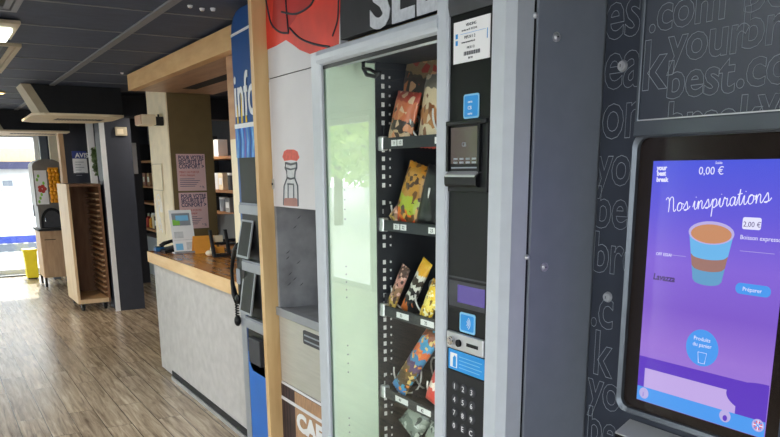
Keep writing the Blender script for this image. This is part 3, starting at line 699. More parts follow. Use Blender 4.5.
# hand-written title as monoline strokes (unit: x-height = 1)
SCR = {
 'N': ([[(-.5, 1.5), (-.35, 1.75), (-.1, 1.6), (0, .9), (-.05, 0)], [(0, 1.3), (.2, 1.75), (.5, 1.7), (.6, 1.2), (.65, .4), (.8, 0), (1.05, .25)]], 1.15),
 'o': ([[(.05, .35), (.2, .9), (.5, 1), (.72, .7), (.65, .2), (.35, 0), (.12, .2), (.15, .7), (.45, .95), (.75, .85), (1.0, .75)]], .95),
 's': ([[(-.05, .2), (.25, .7), (.45, 1.05), (.55, .7), (.62, .25), (.4, 0), (.12, .08), (.3, .1), (.7, .15), (.95, .45)]], .9),
 'i': ([[(0, .3), (.22, 1), (.22, .3), (.35, 0), (.55, .15), (.7, .4)], [(.36, 1.4), (.38, 1.46)]], .65),
 'n': ([[(-.05, .4), (.1, .95), (.14, .5), (.12, 0), (.2, .6), (.42, .98), (.6, .8), (.6, .25), (.75, 0), (.98, .3)]], .95),
 'p': ([[(-.05, .3), (.2, 1), (.2, .2), (.12, -1)], [(.2, .6), (.45, 1), (.7, .8), (.66, .25), (.42, 0), (.22, .15)], [(.6, .1), (.95, .35)]], .92),
 'r': ([[(-.05, .3), (.15, 1.05), (.3, .85), (.52, .88), (.48, .3), (.6, 0), (.85, .3)]], .8),
 'a': ([[(.7, .8), (.45, 1), (.15, .75), (.12, .25), (.35, 0), (.6, .3), (.74, .95), (.7, .3), (.84, 0), (1.05, .3)]], 1.0),
 't': ([[(-.05, .3), (.2, 1.1), (.3, 1.75), (.24, .9), (.26, .2), (.4, 0), (.65, .3)], [(0, 1.2), (.55, 1.25)]], .62)}
def smooth(P, n=5):
    out = []
    for i in range(len(P)-1):
        p0, p1, p2, p3 = P[max(i-1, 0)], P[i], P[i+1], P[min(i+2, len(P)-1)]
        for k in range(n):
            t = k/n; out.append(tuple(.5*(2*p1[a]+(p2[a]-p0[a])*t+(2*p0[a]-5*p1[a]+4*p2[a]-p3[a])*t*t+(3*p1[a]-p0[a]-3*p2[a]+p3[a])*t**3) for a in (0, 1)))
    return out+[P[-1]]
A = Vector(sp_(669, 212)); B = Vector(sp_(771, 202)); total = sum(SCR[c][1] if c != ' ' else .45 for c in 'Nos inspirations')
dirv = (B-A); ln = dirv.length; dirv.normalize(); nv_ = Vector((-dirv.y, dirv.x)); us = ln/total; xh = .0165
cur = 0
for ch in 'Nos inspirations':
    if ch == ' ': cur += .45; continue
    for stroke in SCR[ch][0]:
        P = [A + dirv*((cur+p[0])*us) + nv_*(p[1]*xh) + dirv*(p[1]*xh*.12) for p in stroke]
        P = smooth([(p.x, p.y) for p in P]) if len(P) > 2 else [(p.x, p.y) for p in P]
        g.tube([(p[0], SY-.0008, p[1]) for p in P], .00085, 0, seg=5)
    cur += SCR[ch][1]
lab(g.build('screen_graphics', mats, sco), 'drinks menu with a paper cup of coffee')
# delivery shelf under the screen
f = MB(); f.prism([(YC-.0005, bz0-.02), (YC-.05, bz0-.045), (YC-.05, bz0-.075), (YC-.0005, bz0-.075)], 'x', bx0+.03, CX1-.01, 0)
f.prism([(YC-.051, bz0-.044), (YC-.005, bz0-.0205), (YC-.005, bz0-.0185), (YC-.051, bz0-.041)], 'x', bx0+.03, CX1-.01, 1)
f.build('delivery_ledge', ['black_gloss', 'silver'], cm)

# ================================================================== UNIT BETWEEN THE MACHINES: white door, stone niche, steel drawer
YU = 1.25; UX0_, UX1_ = -3.006, -2.374
un = thing('dispenser_cabinet', 'tall white cabinet with bottle picture and dark stone niche', 'cabinet', (-2.6, 1.6, 0))
zt, zn1, zn0 = 2.10, wy(272, 206, YU)[1], wy(272, 304, YU)[1]
zs = wy(275, 313, YU)[1]; zs0 = wy(279, 379, YU)[1]
d = MB(); z_seam = wy(267, 79.5, YU)[1]
d.box(UX0_, UX1_, YU, YU+.03, zn1, z_seam-.002, 0, .001); d.box(UX0_, UX1_, YU+.004, YU+.03, z_seam-.002, z_seam+.002, 2); d.box(UX0_, UX1_, YU, YU+.03, z_seam+.002, 2.425, 0, .001)
d.box(UX0_, UX0_+.012, YU-.001, YU, zn1, 2.0, 3)
# picture: bottle with red cap
bx, bz = wy(291, 152, YU); 
def bp(pts, mi, lay=1): d.prism([wy(p[0], p[1], YU) for p in pts], 'y', YU-.0006*lay, YU-.0006*(lay-1)+.0002, mi)
bp([(284.5, 161), (282.5, 157), (284, 151.5), (287, 149.5), (294, 149.5), (297.5, 151.5), (299.5, 157.5), (297, 161), (291, 160)], 4)
bp([(286, 162), (297, 162), (297, 168), (295.5, 171), (295, 178), (298, 186), (298.5, 206.5), (284, 205.5), (284.5, 186), (287.5, 178), (287, 171), (285.5, 168)], 5)
def bl(pts, r=.0035, mi=6): d.tube([(p[0], YU-.001, p[1]) for p in [wy(q[0], q[1], YU) for q in pts]], r, mi, seg=5)
bl([(286, 163), (285.5, 168), (287, 171), (287.5, 178), (284.5, 186), (284, 205)]); bl([(297, 163), (297, 168), (295.5, 171), (295, 178), (298, 186), (298.5, 206)])
bl([(286, 163), (291, 164.5), (297, 163)], .005); bl([(285.5, 168), (291, 169.5), (297, 168)]); bl([(287.5, 178), (291, 179), (295, 178)], .004); bl([(288, 184), (294, 184.5)]); bl([(288.5, 184), (288.5, 198)]); bl([(294, 185), (294, 198)])
bp([(284, 200), (285.5, 198), (296, 198), (298.5, 200.5), (298.5, 206.5), (284, 205.5)], 7, 3)
d.build('upper_door', ['panel_white', 'ink', 'stone_dark', 'white', 'bottle_red', 'bottle_grey', 'ext_grey', 'bottle_pink'], un)
h = MB(); hx, hz = wy(273.5, 184, YU); h.rrect(hx-.009, hx+.009, hz-.022, hz+.022, .007, YU-.004, YU, 0); h.cyl((hx, YU-.004, hz), (hx, YU-.007, hz), .005, 1)
h.build('door_lock', ['steel', 'black'], un)
n = MB(); y1 = YU+.45
n.box(UX0_, UX0_+.02, YU, y1, zn0-.03, zn1, 0); n.box(UX1_-.02, UX1_, YU, y1, zn0-.03, zn1, 0); n.box(UX0_+.02, UX1_-.02, y1-.02, y1, zn0-.03, zn1, 0)
n.box(UX0_+.02, UX1_-.02, YU+.02, y1-.02, zn0-.03, zn0-.006, 0); n.box(UX0_+.02, UX1_-.02, YU+.03, y1-.02, zn1, zn1+.02, 0)
for k in range(9):                                          # dark veins of the stone
    y_ = YU+.03+.1*random.random(); z_ = zn0+.06+(zn1-zn0-.1)*random.random()
    n.prism([(y_, z_), (y_+.012, z_+.006), (y_+.02, z_+.016), (y_+.008, z_+.007)], 'x', UX0_+.0199, UX0_+.0206, 1)
n.build('niche', ['stone', 'stone_dark'], un)
r_ = MB(); r_.box(UX0_, UX1_, YU-.012, YU+.02, zs, zn0, 0, .002); r_.build('niche_rail', 'grey_strip', un)
dr = MB(); dr.box(UX0_+.01, UX1_-.004, YU-.004, YU+.02, zs0+.006, zs-.004, 0, .002); dro = dr.build('steel_drawer', 'steel', un)
hx0, hz0 = wy(304, 339, YU-.005); hx1, hz1 = wy(321, 336, YU-.005); hz0 = wy(304, 343, YU-.005)[1]; hz1 = wy(304, 330, YU-.005)[1]
h = MB(); h.rrect(hx0, hx0+.17, hz0, hz1, .008, YU-.009, YU-.004, 0); h.box(hx0+.012, hx0+.155, YU-.0100, YU-.0088, hz0+.012, hz0+.018, 1); h.box(hx0+.012, hx0+.155, YU-.0100, YU-.0088, hz0+.034, hz0+.040, 1)
h.build('handle', ['stone_dark', 'outline'], dro)
lp = MB(); lp.box(UX0_, UX1_, YU, YU+.03, .05, zs0, 0)
def lb(pts, mi, lay=1): lp.prism([wy(p[0], p[1], YU) for p in pts], 'y', YU-.0006*lay, YU+.0002, mi)
xa = wy(282, 400, YU)[0]
lp.box(xa, UX1_-.002, YU-.0006, YU, .1, zs0-.012, 1); lp.box(wy(295, 400, YU)[0], UX1_-.002, YU-.0012, YU, .1, zs0-.014, 2)
for k in range(3): lp.box(xa+.022+.03*k, xa+.03+.03*k, YU-.0009, YU, .1, zs0-.014, 4)
zw = wy(281.4, 396, YU)[1]; lp.box(xa-.01, UX1_, YU-.002, YU, zw-.009, zw+.006, 0)
lp.text('CAFÉ', .105, (wy(297.5, 427, YU)[0], YU-.0016, wy(297.5, 428, YU)[1]), 3, off=.006, sx=1.3)
lp.build('lower_panel', ['panel_white', 'cafe_dark', 'cafe_brown', 'white', 'black_matte'], un)
# sign board above the snack machine
sg = MB(); sg.box(UX1_+.001, CX0+.6, YU, YU+.03, 2.075, 2.425, 0)
# sign face runs over the cabinet and the machine
YS = YU+.0285
sb = sg
sgo = sb.build('sign_board', ['sign_black'], org=(-1.7, YU, 2.075)); tag(sgo, 'black sign board with white chalk lettering above the snack machine', 'sign')
mm = MB()
def sp2(x, y): return wy(x, y, YU+.028)
mm.text('SELF', .215, (wy(370, 24, YU)[0], YU-.001, wy(383, 25, YU)[1]), 0, off=.007, sx=1.25, depth=.001)
mm.build('lettering', ['chalk'], sgo)
# painted red splash with black brush lines across cabinet door and board
pr = MB()
YR = YU-.0008
def red(pts, mi, lay): pr.prism([wy(p[0], p[1], YU) for p in pts], 'y', YU-.0006-.0005*lay, YU-.0001-.0005*lay, mi)
red([(265.5, -8), (340.5, -25), (340.3, 0), (339, 44), (325, 49), (310, 54), (300, 50), (292, 44), (286, 40), (276, 46), (266.5, 50)], 0, 0)
red([(272, 28), (274, -8), (318, -16), (312, 6), (300, 12), (290, 26), (288, 33), (280, 31)], 1, 1)
def line(pts, r=.004): pr.tube([(p[0], YU-.0016, p[1]) for p in smooth([wy(*q, YU) for q in pts], 6)], r, 2, seg=6)
line([(266.5, 0), (268, 8), (272, 24), (280, 32), (289, 33)]); line([(286, -5), (287, 10), (289, 33)]); line([(282, 12), (296, 14), (310, 6), (316, -4)])
line([(290, 28), (300, 38), (314, 44), (330, 47)]); line([(339, 0), (338, 20), (333, 36)], .003)
# the door reaches only to the machine; a wider white and red fascia continues above it
lab(pr.build('red_painting', ['paint_red', 'paint_red_dark', 'ink'], un), 'red painted splash with black brush lines')

# ================================================================== BLUE TOTEM
tt = thing('information_totem', 'tall blue and black information totem at the end of counter', 'totem', (-3.66, 1.58, 0))
TX0, TX1, TY0, TY1 = -3.885, -3.46, 1.42, 1.78
t = MB()
o_ = [(TX0, 0), (TX1, 0), (TX1, 2.424), (TX0+.15, 2.424), (TX0+.09, 2.418), (TX0+.04, 2.395), (TX0+.012, 2.36), (TX0, 2.31)]
t.prism(o_, 'y', TY0, TY1, 0); t.build('body', 'totem_navy', tt)
zk1, zk0 = wy(238, 158, TY0)[1], wy(246, 366, TY0)[1]; zlt = wy(236, 127, TY0)[1]; zln = wy(233, 36, TY0)[1]
hd = MB(); hd.box(TX0+.001, TX1-.001, TY0-.004, TY0, zk1, zlt, 0)
for k in range(11):
    x = TX0+.01+.036*k; hd.prism([(x, zk1), (x+.02, zk1), (x+.035, (zk1+zlt)/2), (x+.022, zlt), (x+.008, zlt), (x+.015, (zk1+zlt)/2)], 'y', TY0-.005, TY0-.003, (1, 2, 1, 3)[k % 4])
zw = 0
lab(hd.build('header_panel', ['totem_blue', 'totem_light', 'totem_navy', 'totem_violet', 'white'], tt), 'light blue patterned band')
MB().prism([(TX0, zln-.004), (TX1, zln+.010), (TX1, zln+.022), (TX0, zln+.008)], 'y', TY0-.003, TY0+.001, 0).build('white_line', 'white', tt)
MB().box(TX0, TX1, TY0-.006, TY0, zlt-.01, zlt+.012, 0).build('white_line', 'white', tt)
lt = MB(); x, z = wy(236, 112, TY0-.004)
lt.text('info', .30, (TX0+.006, TY0-.003, wy(240, 116, TY0)[1]), 0, off=.003, depth=.001, sx=.66)
for a in ((TX0+.03, .09), (TX0+.09, .16), (TX0+.15, .11)):
    lt.prism([(a[0], zlt+.015), (a[0]+.02, zlt+.015), (a[0]+.012, zlt+.015+a[1])], 'y', TY0-.0022, TY0, 1)
lt.build('lettering', ['white', 'yellow'], tt)
k = MB(); k.prism([(TX1-.001, zk1), (TX0+.035, zk1), (TX0+.035, zk0+.06), (TX0+.045, zk0+.025), (TX0+.08, zk0), (TX1-.001, zk0)], 'y', TY0-.003, TY0, 0)
k.build('black_panel', 'black', tt)
MB().box(TX0+.02, TX1-.001, TY0-.003, TY0-.0002, .02, zk0+.1, 0).build('blue_foot', 'totem_blue', tt)
MB().box(TX0-.06, TX0+.018, TY0-.006, TY0-.0005, 0, 1.27, 0, .001).build('side_frame', 'grey_strip', tt)
ph = []
for (ya, yb) in ((205, 214), (262, 271), (318, 327)):
    za, zb_ = wy(245, ya, TY0-.03)[1], wy(245, yb, TY0-.03)[1]
    s = MB(); s.box(TX0+.06, TX1-.01, TY0-.03, TY0-.003, zb_, za, 0, .004); s.box(TX0+.07, TX1-.02, TY0-.028, TY0-.003, za, za+.012, 1)
    s.build('brochure_shelf', ['grey_strip', 'clear_pocket'], tt)
for (ya, yb) in ((221, 260), (270, 316)):
    za, zb_ = wy(242, ya, TY0-.05)[1], wy(250, yb, TY0-.05)[1]
    for j in range(1):
        s = MB(); x0 = TX0+.04
        s.prism([(TY0-.004, za), (TY0-.010, za+.002), (TY0-.050, zb_), (TY0-.042, zb_)], 'x', x0, x0+.17, 0)
        s.prism([(TY0-.0105, za-.008), (TY0-.0124, za-.008), (TY0-.0495, zb_+.012), (TY0-.047, zb_+.012)], 'x', x0+.018, x0+.155, 1)
        s.build('leaflet_pocket', ['grey_strip', 'black'], tt)
s = MB(); s.box(TX0+.1, TX0+.26, TY0-.03, TY0-.003, zk0+.06, zk0+.2, 0, .004); s.build('leaflet_pocket', 'stone_dark', tt)
# handset hung on the left side
hs = thing('telephone_handset', 'black telephone handset with cradle hung on the totem side', 'telephone', (-3.98, 1.44, 1.2))
hy = TY0-.012
def hp(x, y, dy=0): a = wy(x, y, hy+dy); return (a[0], hy+dy, a[1])
p0, p1 = hp(236.5, 252), hp(244.5, 312)
s = MB(); s.box(p0[0]+.012, hp(245, 280)[0]+.02, hy-.008, hy+.007, hp(240, 305)[2], hp(240, 254)[2], 0, .006, 3); cr = s.build('cradle', 'black', hs)
a = hp(237.5, 268); b_ = hp(241, 284); s = MB(); s.rrect(a[0]+.008, b_[0]+.022, b_[2], a[2], .010, hy-.012, hy-.008, 0); lab(s.build('grey_plate', 'clear_pocket', cr), 'grey plate')
P = [hp(x, y, -.012) for x, y in ((239.5, 246), (236, 249), (233, 258), (231.8, 270), (232.5, 283), (234.5, 294), (238, 302))]
s = MB(); s.tube(P, [.022, .019, .012, .010, .012, .018, .020], 0, seg=10); s.ball(hp(239, 248, -.012), .028, 0, (1, .6, 1)); s.ball(hp(238, 299, -.012), .026, 0, (1, .6, 1))
s.build('handset', 'black', hs, smooth=True)
c_ = hp(236.8, 303, -.01); s = MB(); s.tube([(c_[0]+.009*math.cos(i*.9), c_[1]+.009*math.sin(i*.9), c_[2]-.0020*i) for i in range(40)], .0045, 0, seg=5); s.ball((c_[0], c_[1], c_[2]-.10), .02, 0, (1, 1, 1.6)); s.build('coiled_cord', 'black', hs, smooth=True)

# ================================================================== COUNTER
ct = thing('reception_counter', 'pale concrete reception counter with orange-brown wood top', 'counter', (-5.1, 1.8, 0))
b = MB(); b.box(-6.33, -3.99, 1.50, 2.12, .925, 1.008, 1); b.box(-6.33, -3.99, 1.499, 2.12, 1.008, 1.012, 0)
b.box(-6.335, -6.33, 1.496, 2.12, .925, 1.011, 1); b.box(-6.335, -3.99, 1.494, 1.4995, .925, 1.011, 1)
b.build('worktop', ['top_wood', 'edge_wood'], ct)
MB().box(-6.285, -3.99, 1.53, 1.60, .035, .925).build('front_panel', 'counter_concrete', ct)
MB().box(-6.285, -6.22, 1.60, 2.05, .035, .925).build('side_panel', 'counter_concrete', ct)
k = MB(); k.box(-5.95, -3.99, 1.524, 1.53, .03, .075, 0); k.box(-5.95, -3.99, 1.516, 1.53, .0, .03, 1); k.box(-6.25, -3.99, 1.56, 1.62, 0, .035, 0)
k.build('plinth', ['black_matte', 'silver'], ct)
ZT = 1.0125
# telephone at the far end
x, y = wz(173, 251.5, 1.0125)
tp = thing('desk_telephone', 'black desk telephone lying at the far end of counter', 'telephone', (x, y, ZT))
s = MB(); s.prism([(y-.09, ZT), (y+.09, ZT), (y+.09, ZT+.055), (y-.09, ZT+.02)], 'x', x-.1, x+.1); s.build('base', 'black', tp)
s = MB(); s.tube([(x-.07, y-.08, ZT+.04), (x-.075, y-.05, ZT+.062), (x-.07, y+.01, ZT+.078), (x-.07, y+.06, ZT+.078), (x-.07, y+.08, ZT+.06)], [.02, .017, .014, .017, .022], 0, 8); s.build('receiver', 'black', tp, smooth=True)
s = MB()
for i in range(12): s.box(x-.02+.03*(i % 3), x+.0+.03*(i % 3), y-.06+.03*(i//3), y-.04+.03*(i//3), ZT+.025+.006*(i//3), ZT+.036+.006*(i//3))
s.build('keys', 'stone_dark', tp)
# leaflet stand
x, y = wz(186, 253, 1.0125)
ls = thing('leaflet_stand', 'white leaflet holder with blue-green picture standing on counter', 'leaflet holder', (x, y, ZT))
def panel_pt(dy, h_): return (x - .10*h_/.42 + 0*dy, y+dy, ZT+h_)
s = MB()
KS = .84
def slab(y0, y1, h0, h1, mi, pop=0):
    y0, y1, h0, h1 = y+(y0-y)*.72, y+(y1-y)*.72, h0*KS, h1*KS
    f_ = lambda h_: x - .12*(h_/.42) + pop
    s.prism([(f_(h0), ZT+h0), (f_(h1), ZT+h1), (f_(h1)-.004, ZT+h1), (f_(h0)-.004, ZT+h0)], 'y', y0, y1, mi)
slab(y-.125, y+.125, 0, .40, 0); slab(y-.10, y+.10, .255, .37, 5, .0012); slab(y-.06, y+.08, .30, .35, 4, .0024); slab(y-.1, y-.02, .26, .31, 2, .0024)
slab(y-.11, y+.11, .12, .125, 3, .0012); slab(y-.10, y-.0, .14, .20, 3, .0012); slab(y+.02, y+.1, .03, .10, 3, .0012); slab(y-.1, y-.02, .03, .09, 4, .0012)
s.prism([(x-.10, ZT), (x-.005, ZT), (x-.005, ZT+.006), (x-.10, ZT+.006)], 'y', y-.09, y+.09, 0)
s.build('printed_panel', ['paper', 'ext_grey', 'leaf', 'bottle_grey', 'blue_pale', 'clear_pocket'], ls)
s = MB(); s.box(x-.003, x+.02, y-.09, y+.09, ZT, ZT+.015); s.build('foot_lip', 'clear_pocket', ls)
# orange card, small cream lump, dark frame, screen
x, y = wz(208, 253, 1.0125)
s = MB(); s.prism([(x, ZT), (x-.05, ZT+.135), (x-.056, ZT+.135), (x-.006, ZT)], 'y', y-.10, y+.08, 0); s.prism([(x-.1, ZT), (x-.05, ZT+.13), (x-.056, ZT+.13), (x-.106, ZT)], 'y', y-.10, y+.08, 0)
tag(s.build('table_card', 'orange_card', org=(x, y, ZT)), 'folded orange card standing on counter beside white leaflet holder', 'card')
x, y = wz(214, 256, 1.0125)
s = MB(); s.ball((x, y-.03, ZT+.024), .03, 0, (1, 1.2, .8)); s.ball((x, y+.02, ZT+.026), .03, 0, (1, 1, .87)); s.ball((x-.02, y, ZT+.052), .022, 0)
tag(s.build('paper_ball', 'cream', org=(x, y, ZT), smooth=True), 'small crumpled cream paper on counter before the orange card', 'paper')
x, y = wz(223, 257, 1.0125); x -= .02
fr = thing('display_stand', 'dark wooden display stand with small cards on counter', 'display stand', (x, y, ZT))
s = MB()
for yy in (y-.07, y+.05): s.prism([(x+.02, ZT), (x-.06, ZT+.20), (x-.085, ZT+.20), (x-.02, ZT)], 'y', yy, yy+.02, 0)
s.box(x-.035, x+.02, y-.05, y+.05, ZT, ZT+.02, 0); s.box(x-.06, x-.035, y-.05, y+.05, ZT+.09, ZT+.105, 0)
s.build('frame', 'black_matte', fr)
for i, (zz, mi) in enumerate(((ZT+.025, 'orange_card'), (ZT+.11, 'cream'))):
    s = MB(); s.box(x-.03-.02*i, x-.027-.02*i, y-.045, y+.03, zz, zz+.05); s.build('card', mi, fr)
x, y = wz(230, 244, 1.0125)
lp_ = thing('computer_monitor', 'grey back-tilted computer monitor behind the dark display stand', 'monitor', (x, y, ZT))
s = MB(); s.prism([(x, ZT+.05), (x-.10, ZT+.26), (x-.12, ZT+.255), (x-.02, ZT+.045)], 'y', y-.12, y+.12, 0); s.build('screen_back', 'ext_white', lp_)
s = MB(); s.box(x-.1, x+.04, y-.1, y+.05, ZT, ZT+.012, 0); s.prism([(x-.03, ZT+.01), (x-.05, ZT+.11), (x-.07, ZT+.11), (x-.06, ZT+.01)], 'y', y-.05, y, 0); s.build('stand', 'stone_dark', lp_)
x, y = -6.255, wz(153, 249, 1.0125)[1]
s = MB(); s.box(x-.04, x+.03, y-.04, y+.04, ZT, ZT+.035, 0, .006); s.box(x-.03, x+.02, y-.03, y+.03, ZT+.035, ZT+.04, 1)
tag(s.build('card_reader', ['teal_blue', 'black'], org=(x, y, ZT)), 'small blue device beside the black desk telephone', 'device')

# posters on the mustard column face
XP = -6.5275
def poster(pxs, label, y0, y1, z0, z1):
    s = MB(); s.box(XP, XP+.002, y0, y1, z0, z1, 0); w_ = y1-y0; h_ = z1-z0
    for i, (tx, sz, zf) in enumerate((('POUR VOTRE', .047, .85), ('SECURITE ET', .047, .735), ('CONFORT >', .05, .61))):
        s.text(tx, sz*w_/.25, (XP+.0024, y0+.018, z0+zf*h_), 1, '+x', off=.0012, sx=.78)
    s.text('MERCI DE PORTER', .026, (XP+.0024, y0+.02, z0+.48*h_), 2, '+x', sx=.8); s.text('votre masque', .03, (XP+.0024, y0+.02, z0+.40*h_), 2, '+x', sx=.8)
    for k in range(5): s.box(XP+.002, XP+.0026, y0+.02, y0+w_*(.6+.06*(k*7 % 4)), z0+h_*(.32-.05*k), z0+h_*(.32-.05*k)+.004, 3)
    s.text('* %', .03, (XP+.0024, y1-.06, z0+.02), 1, '+x')
    return tag(s.build('poster', ['pink_paper', 'ink_navy', 'ink_red', 'ink_navy'], org=(XP, (y0+y1)/2, z0)), label, 'poster', 'pink posters on the column')
poster(None, 'upper pink poster with navy headline on the mustard column', 1.842, 2.09, 1.487, 1.795)
poster(None, 'lower pink poster on mustard column, partly behind white leaflet holder', 1.842, 2.09, 1.165, 1.472)
# framed sheet and drawing on the cream face
x0, z1 = wy(152, 164, 1.785); x1, z0 = wy(165, 191, 1.785)
s = MB(); s.box(x0, x1-.04, 1.782, 1.7855, z0, z1, 0); 
for a in ((x0, x1-.04, z1-.006, z1), (x0, x1-.04, z0, z0+.006), (x0, x0+.012, z0, z1), (x1-.052, x1-.04, z0, z1)): s.box(a[0], a[1], 1.7805, 1.782, a[2], a[3], 1)
tag(s.build('framed_sheet', ['cream', 'cream_dark'], org=(x0, 1.7855, z0)), 'framed cream sheet on the narrow cream column face', 'notice')
s = MB(); cx_, cz_ = wy(160, 212, 1.785)
s.box(cx_-.13, cx_+.13, 1.7832, 1.7855, cz_-.19, cz_+.19, 0)
for r_ in (.04, .07, .1): s.tube([(cx_+r_*math.cos(t*.5), 1.7825, cz_+1.6*r_*math.sin(t*.5)) for t in range(11)], .004, 1, seg=5)
s.tube([(cx_-.05, 1.7825, cz_-.18), (cx_, 1.7825, cz_-.05), (cx_+.05, 1.7825, cz_-.18)], .004, 1, seg=5)
tag(s.build('drawing', ['cream', 'white'], org=(cx_, 1.7855, cz_-.19)), 'faint white line drawing below the framed sheet on column', 'drawing')
# little loudspeaker on the column
y_ = 1.50
x0, z1 = wy(136, 112, y_); x1, z0 = wy(150, 123, y_)
sk = thing('wall_loudspeaker', 'small cream box loudspeaker bracketed high on the cream column', 'loudspeaker', (-6.6, 1.786, z0))
xs_ = -6.72; yy, zz = wx(138, 112, xs_); 
s = MB(); s.box(xs_-.10, xs_+.12, 1.60, 1.72, 2.03, 2.115, 0, .008); s.box(xs_-.095, xs_+.115, 1.594, 1.60, 2.035, 2.11, 1); s.build('speaker_box', ['cream', 'soffit_wood'], sk)
s = MB(); s.box(xs_+.03, xs_+.10, 1.72, 1.786, 2.03, 2.10, 0); s.cyl((xs_+.08, 1.75, 2.03), (xs_+.08, 1.75, 2.12), .008); s.build('bracket', 'black_matte', sk)

# ================================================================== BACK OFFICE SHELVES
sh = thing('shelf_unit', 'dark wall shelving with wooden boards behind the counter', 'shelf', (-10.5, 3.2, 0))
SX_A, SX_B = -13.4, -8.3
for z in (.75, 1.17, 1.43, 1.82): MB().box(SX_A, SX_B, 3.0, 3.38, z-.03, z).build('shelf_board', 'shelf_wood', sh)
for xx in (SX_A, -11.7, -10.0, SX_B): MB().box(xx-.02, xx+.02, 3.0, 3.38, 0, 2.1).build('upright', 'black_matte', sh)
MB().box(SX_A, SX_B, 3.39, 3.398, 0, 2.1).build('back_board', 'office_wall', sh)
MB().box(SX_A, SX_B, 3.02, 3.38, .0, .62).build('base_drawer', 'grey_strip', sh)
def goods(kind, x, z, c, label, w_=.09, h_=.2):
    s = MB(); y = 3.12
    if kind == 'bottle':
        s.cyl((x, y, z), (x, y, z+h_*.62), w_/2); s.cyl((x, y, z+h_*.62), (x, y, z+h_*.78), w_/2, r2=w_*.16); s.cyl((x, y, z+h_*.78), (x, y, z+h_), w_*.17, 1)
    elif kind == 'box':
        s.box(x-w_/2, x+w_/2, y-.06, y+.06, z, z+h_, 0, .003); s.box(x-w_*.35, x+w_*.35, y-.0615, y-.0595, z+h_*.3, z+h_*.7, 1)
    else:
        s.cyl((x, y, z), (x, y, z+h_*.85), w_/2); s.cyl((x, y, z+h_*.85), (x, y, z+h_), w_*.53, 1)
    tag(s.build({'bottle': 'bottle', 'box': 'carton', 'jar': 'jar'}[kind], [c, 'paper'], org=(x, y, z)), label, kind if kind != 'box' else 'box', 'goods on the back office shelves')
gl = [('bottle', -12.9, .75, 'ink_red', 'red bottle at the far left end of lowest board'), ('bottle', -12.7, .75, 'orange', 'orange bottle beside the red one, lowest board'),
      ('jar', -12.5, .75, 'cream', 'cream lidded jar between orange bottle and brown carton'), ('box', -12.25, .75, 'cafe_dark', 'dark brown carton on the lowest board, left section'),
      ('bottle', -12.0, .75, 'leaf', 'green bottle right of the dark brown carton'), ('box', -12.8, 1.43, 'bottle_pink', 'dusty pink carton high on the left section'),
      ('box', -12.5, 1.43, 'cafe_brown', 'tan carton beside the dusty pink one'), ('jar', -12.2, 1.43, 'ink_navy', 'navy tin right of the tan carton'),
      ('box', -9.75, 1.43, 'black', 'black carton on the upper board above white goods'), ('box', -9.5, 1.43, 'shelf_wood', 'wood-brown carton on upper board beside black carton'),
      ('jar', -9.25, 1.43, 'paper', 'white lidded tin on upper board, right section'), ('box', -9.0, 1.43, 'cream', 'cream carton on upper board, right section'), ('jar', -8.75, 1.43, 'stone_dark', 'dark tin near the right end, upper board'),
      ('jar', -9.7, 1.17, 'grey_strip', 'grey tin on the middle board, right section'), ('box', -9.42, 1.17, 'black_matte', 'matte black carton on middle board'), ('jar', -9.1, 1.17, 'clear_pocket', 'blue-grey tin on middle board'), ('box', -8.8, 1.17, 'stone', 'stone grey carton on middle board, right end'),
      ('box', -9.6, 1.82, 'cream_dark', 'beige carton on the topmost board'), ('box', -9.1, 1.82, 'paper', 'white carton on the topmost board')]
for q in gl: goods(*q, w_=.16 if q[0] == 'box' else .1, h_=(.2 if q[2] != 1.17 else .17)+.05*random.random()*(q[2] == .75))
# small lit lamp under the office ceiling and white panel
s = MB(); s.box(-9.2, -8.9, 2.5, 2.6, ZC-.03, ZC-.004, 0); s.box(-9.18, -8.92, 2.51, 2.59, ZC-.034, ZC-.03, 1)
tag(s.build('office_lamp', ['white', 'lamp'], org=(-9.05, 2.55, ZC)), 'small lit ceiling lamp behind the mustard column', 'lamp')
s = MB(); s.box(-11.62, -11.58, 2.56, 2.70, 1.62, 2.06, 0, .004); s.box(-11.579, -11.576, 2.58, 2.68, 1.66, 2.02, 1)
s.box(-11.7, -11.62, 2.5, 2.76, 0, ZC, 2); o = s.build('wall_fin', ['white', 'paper', 'office_wall'], struct=True)
# stool behind the counter
sl = thing('office_stool', 'black office stool behind the counter end by dark pillar', 'stool', (-8.4, 2.35, 0))
s = MB(); s.cyl((-8.4, 2.35, .50), (-8.4, 2.35, .56), .19, 0, 28); s.cyl((-8.4, 2.35, .56), (-8.4, 2.35, .585), .19, 0, 28, r2=.16); s.build('seat', 'black', sl)
s = MB(); s.cyl((-8.4, 2.35, .1), (-8.4, 2.35, .5), .025, 0); s.build('gas_lift', 'chrome', sl)
for k in range(5):
    a = 2*PI*k/5+.4; e_ = (-8.4+.26*math.cos(a), 2.35+.26*math.sin(a))
    s = MB(); s.tube([(-8.4, 2.35, .12), (e_[0], e_[1], .075)], [.022, .014], 0, 8); s.cyl((e_[0]-.012*math.sin(a), e_[1]+.012*math.cos(a), .03), (e_[0]+.012*math.sin(a), e_[1]-.012*math.cos(a), .03), .03, 1, 14); s.cyl((e_[0], e_[1], .05), (e_[0], e_[1], .08), .01, 0, 8)
    s.build('leg', ['black', 'rubber'], sl)

# ================================================================== FAR END OF THE HALL
# thermostat on the dark pillar
y0, z1 = wx(114.5, 127, -9.4); y1, z0 = wx(127, 136, -9.4)
s = MB(); s.box(-9.4, -9.375, y0, y1, z0, z1, 0, .006); s.box(-9.375, -9.373, y0+.02, y0+.09, z0+.02, z1-.02, 1)
tag(s.build('thermostat', ['cream_dark', 'cream'], org=(-9.4, (y0+y1)/2, z0)), 'small cream control box high on the dark square pillar', 'thermostat')
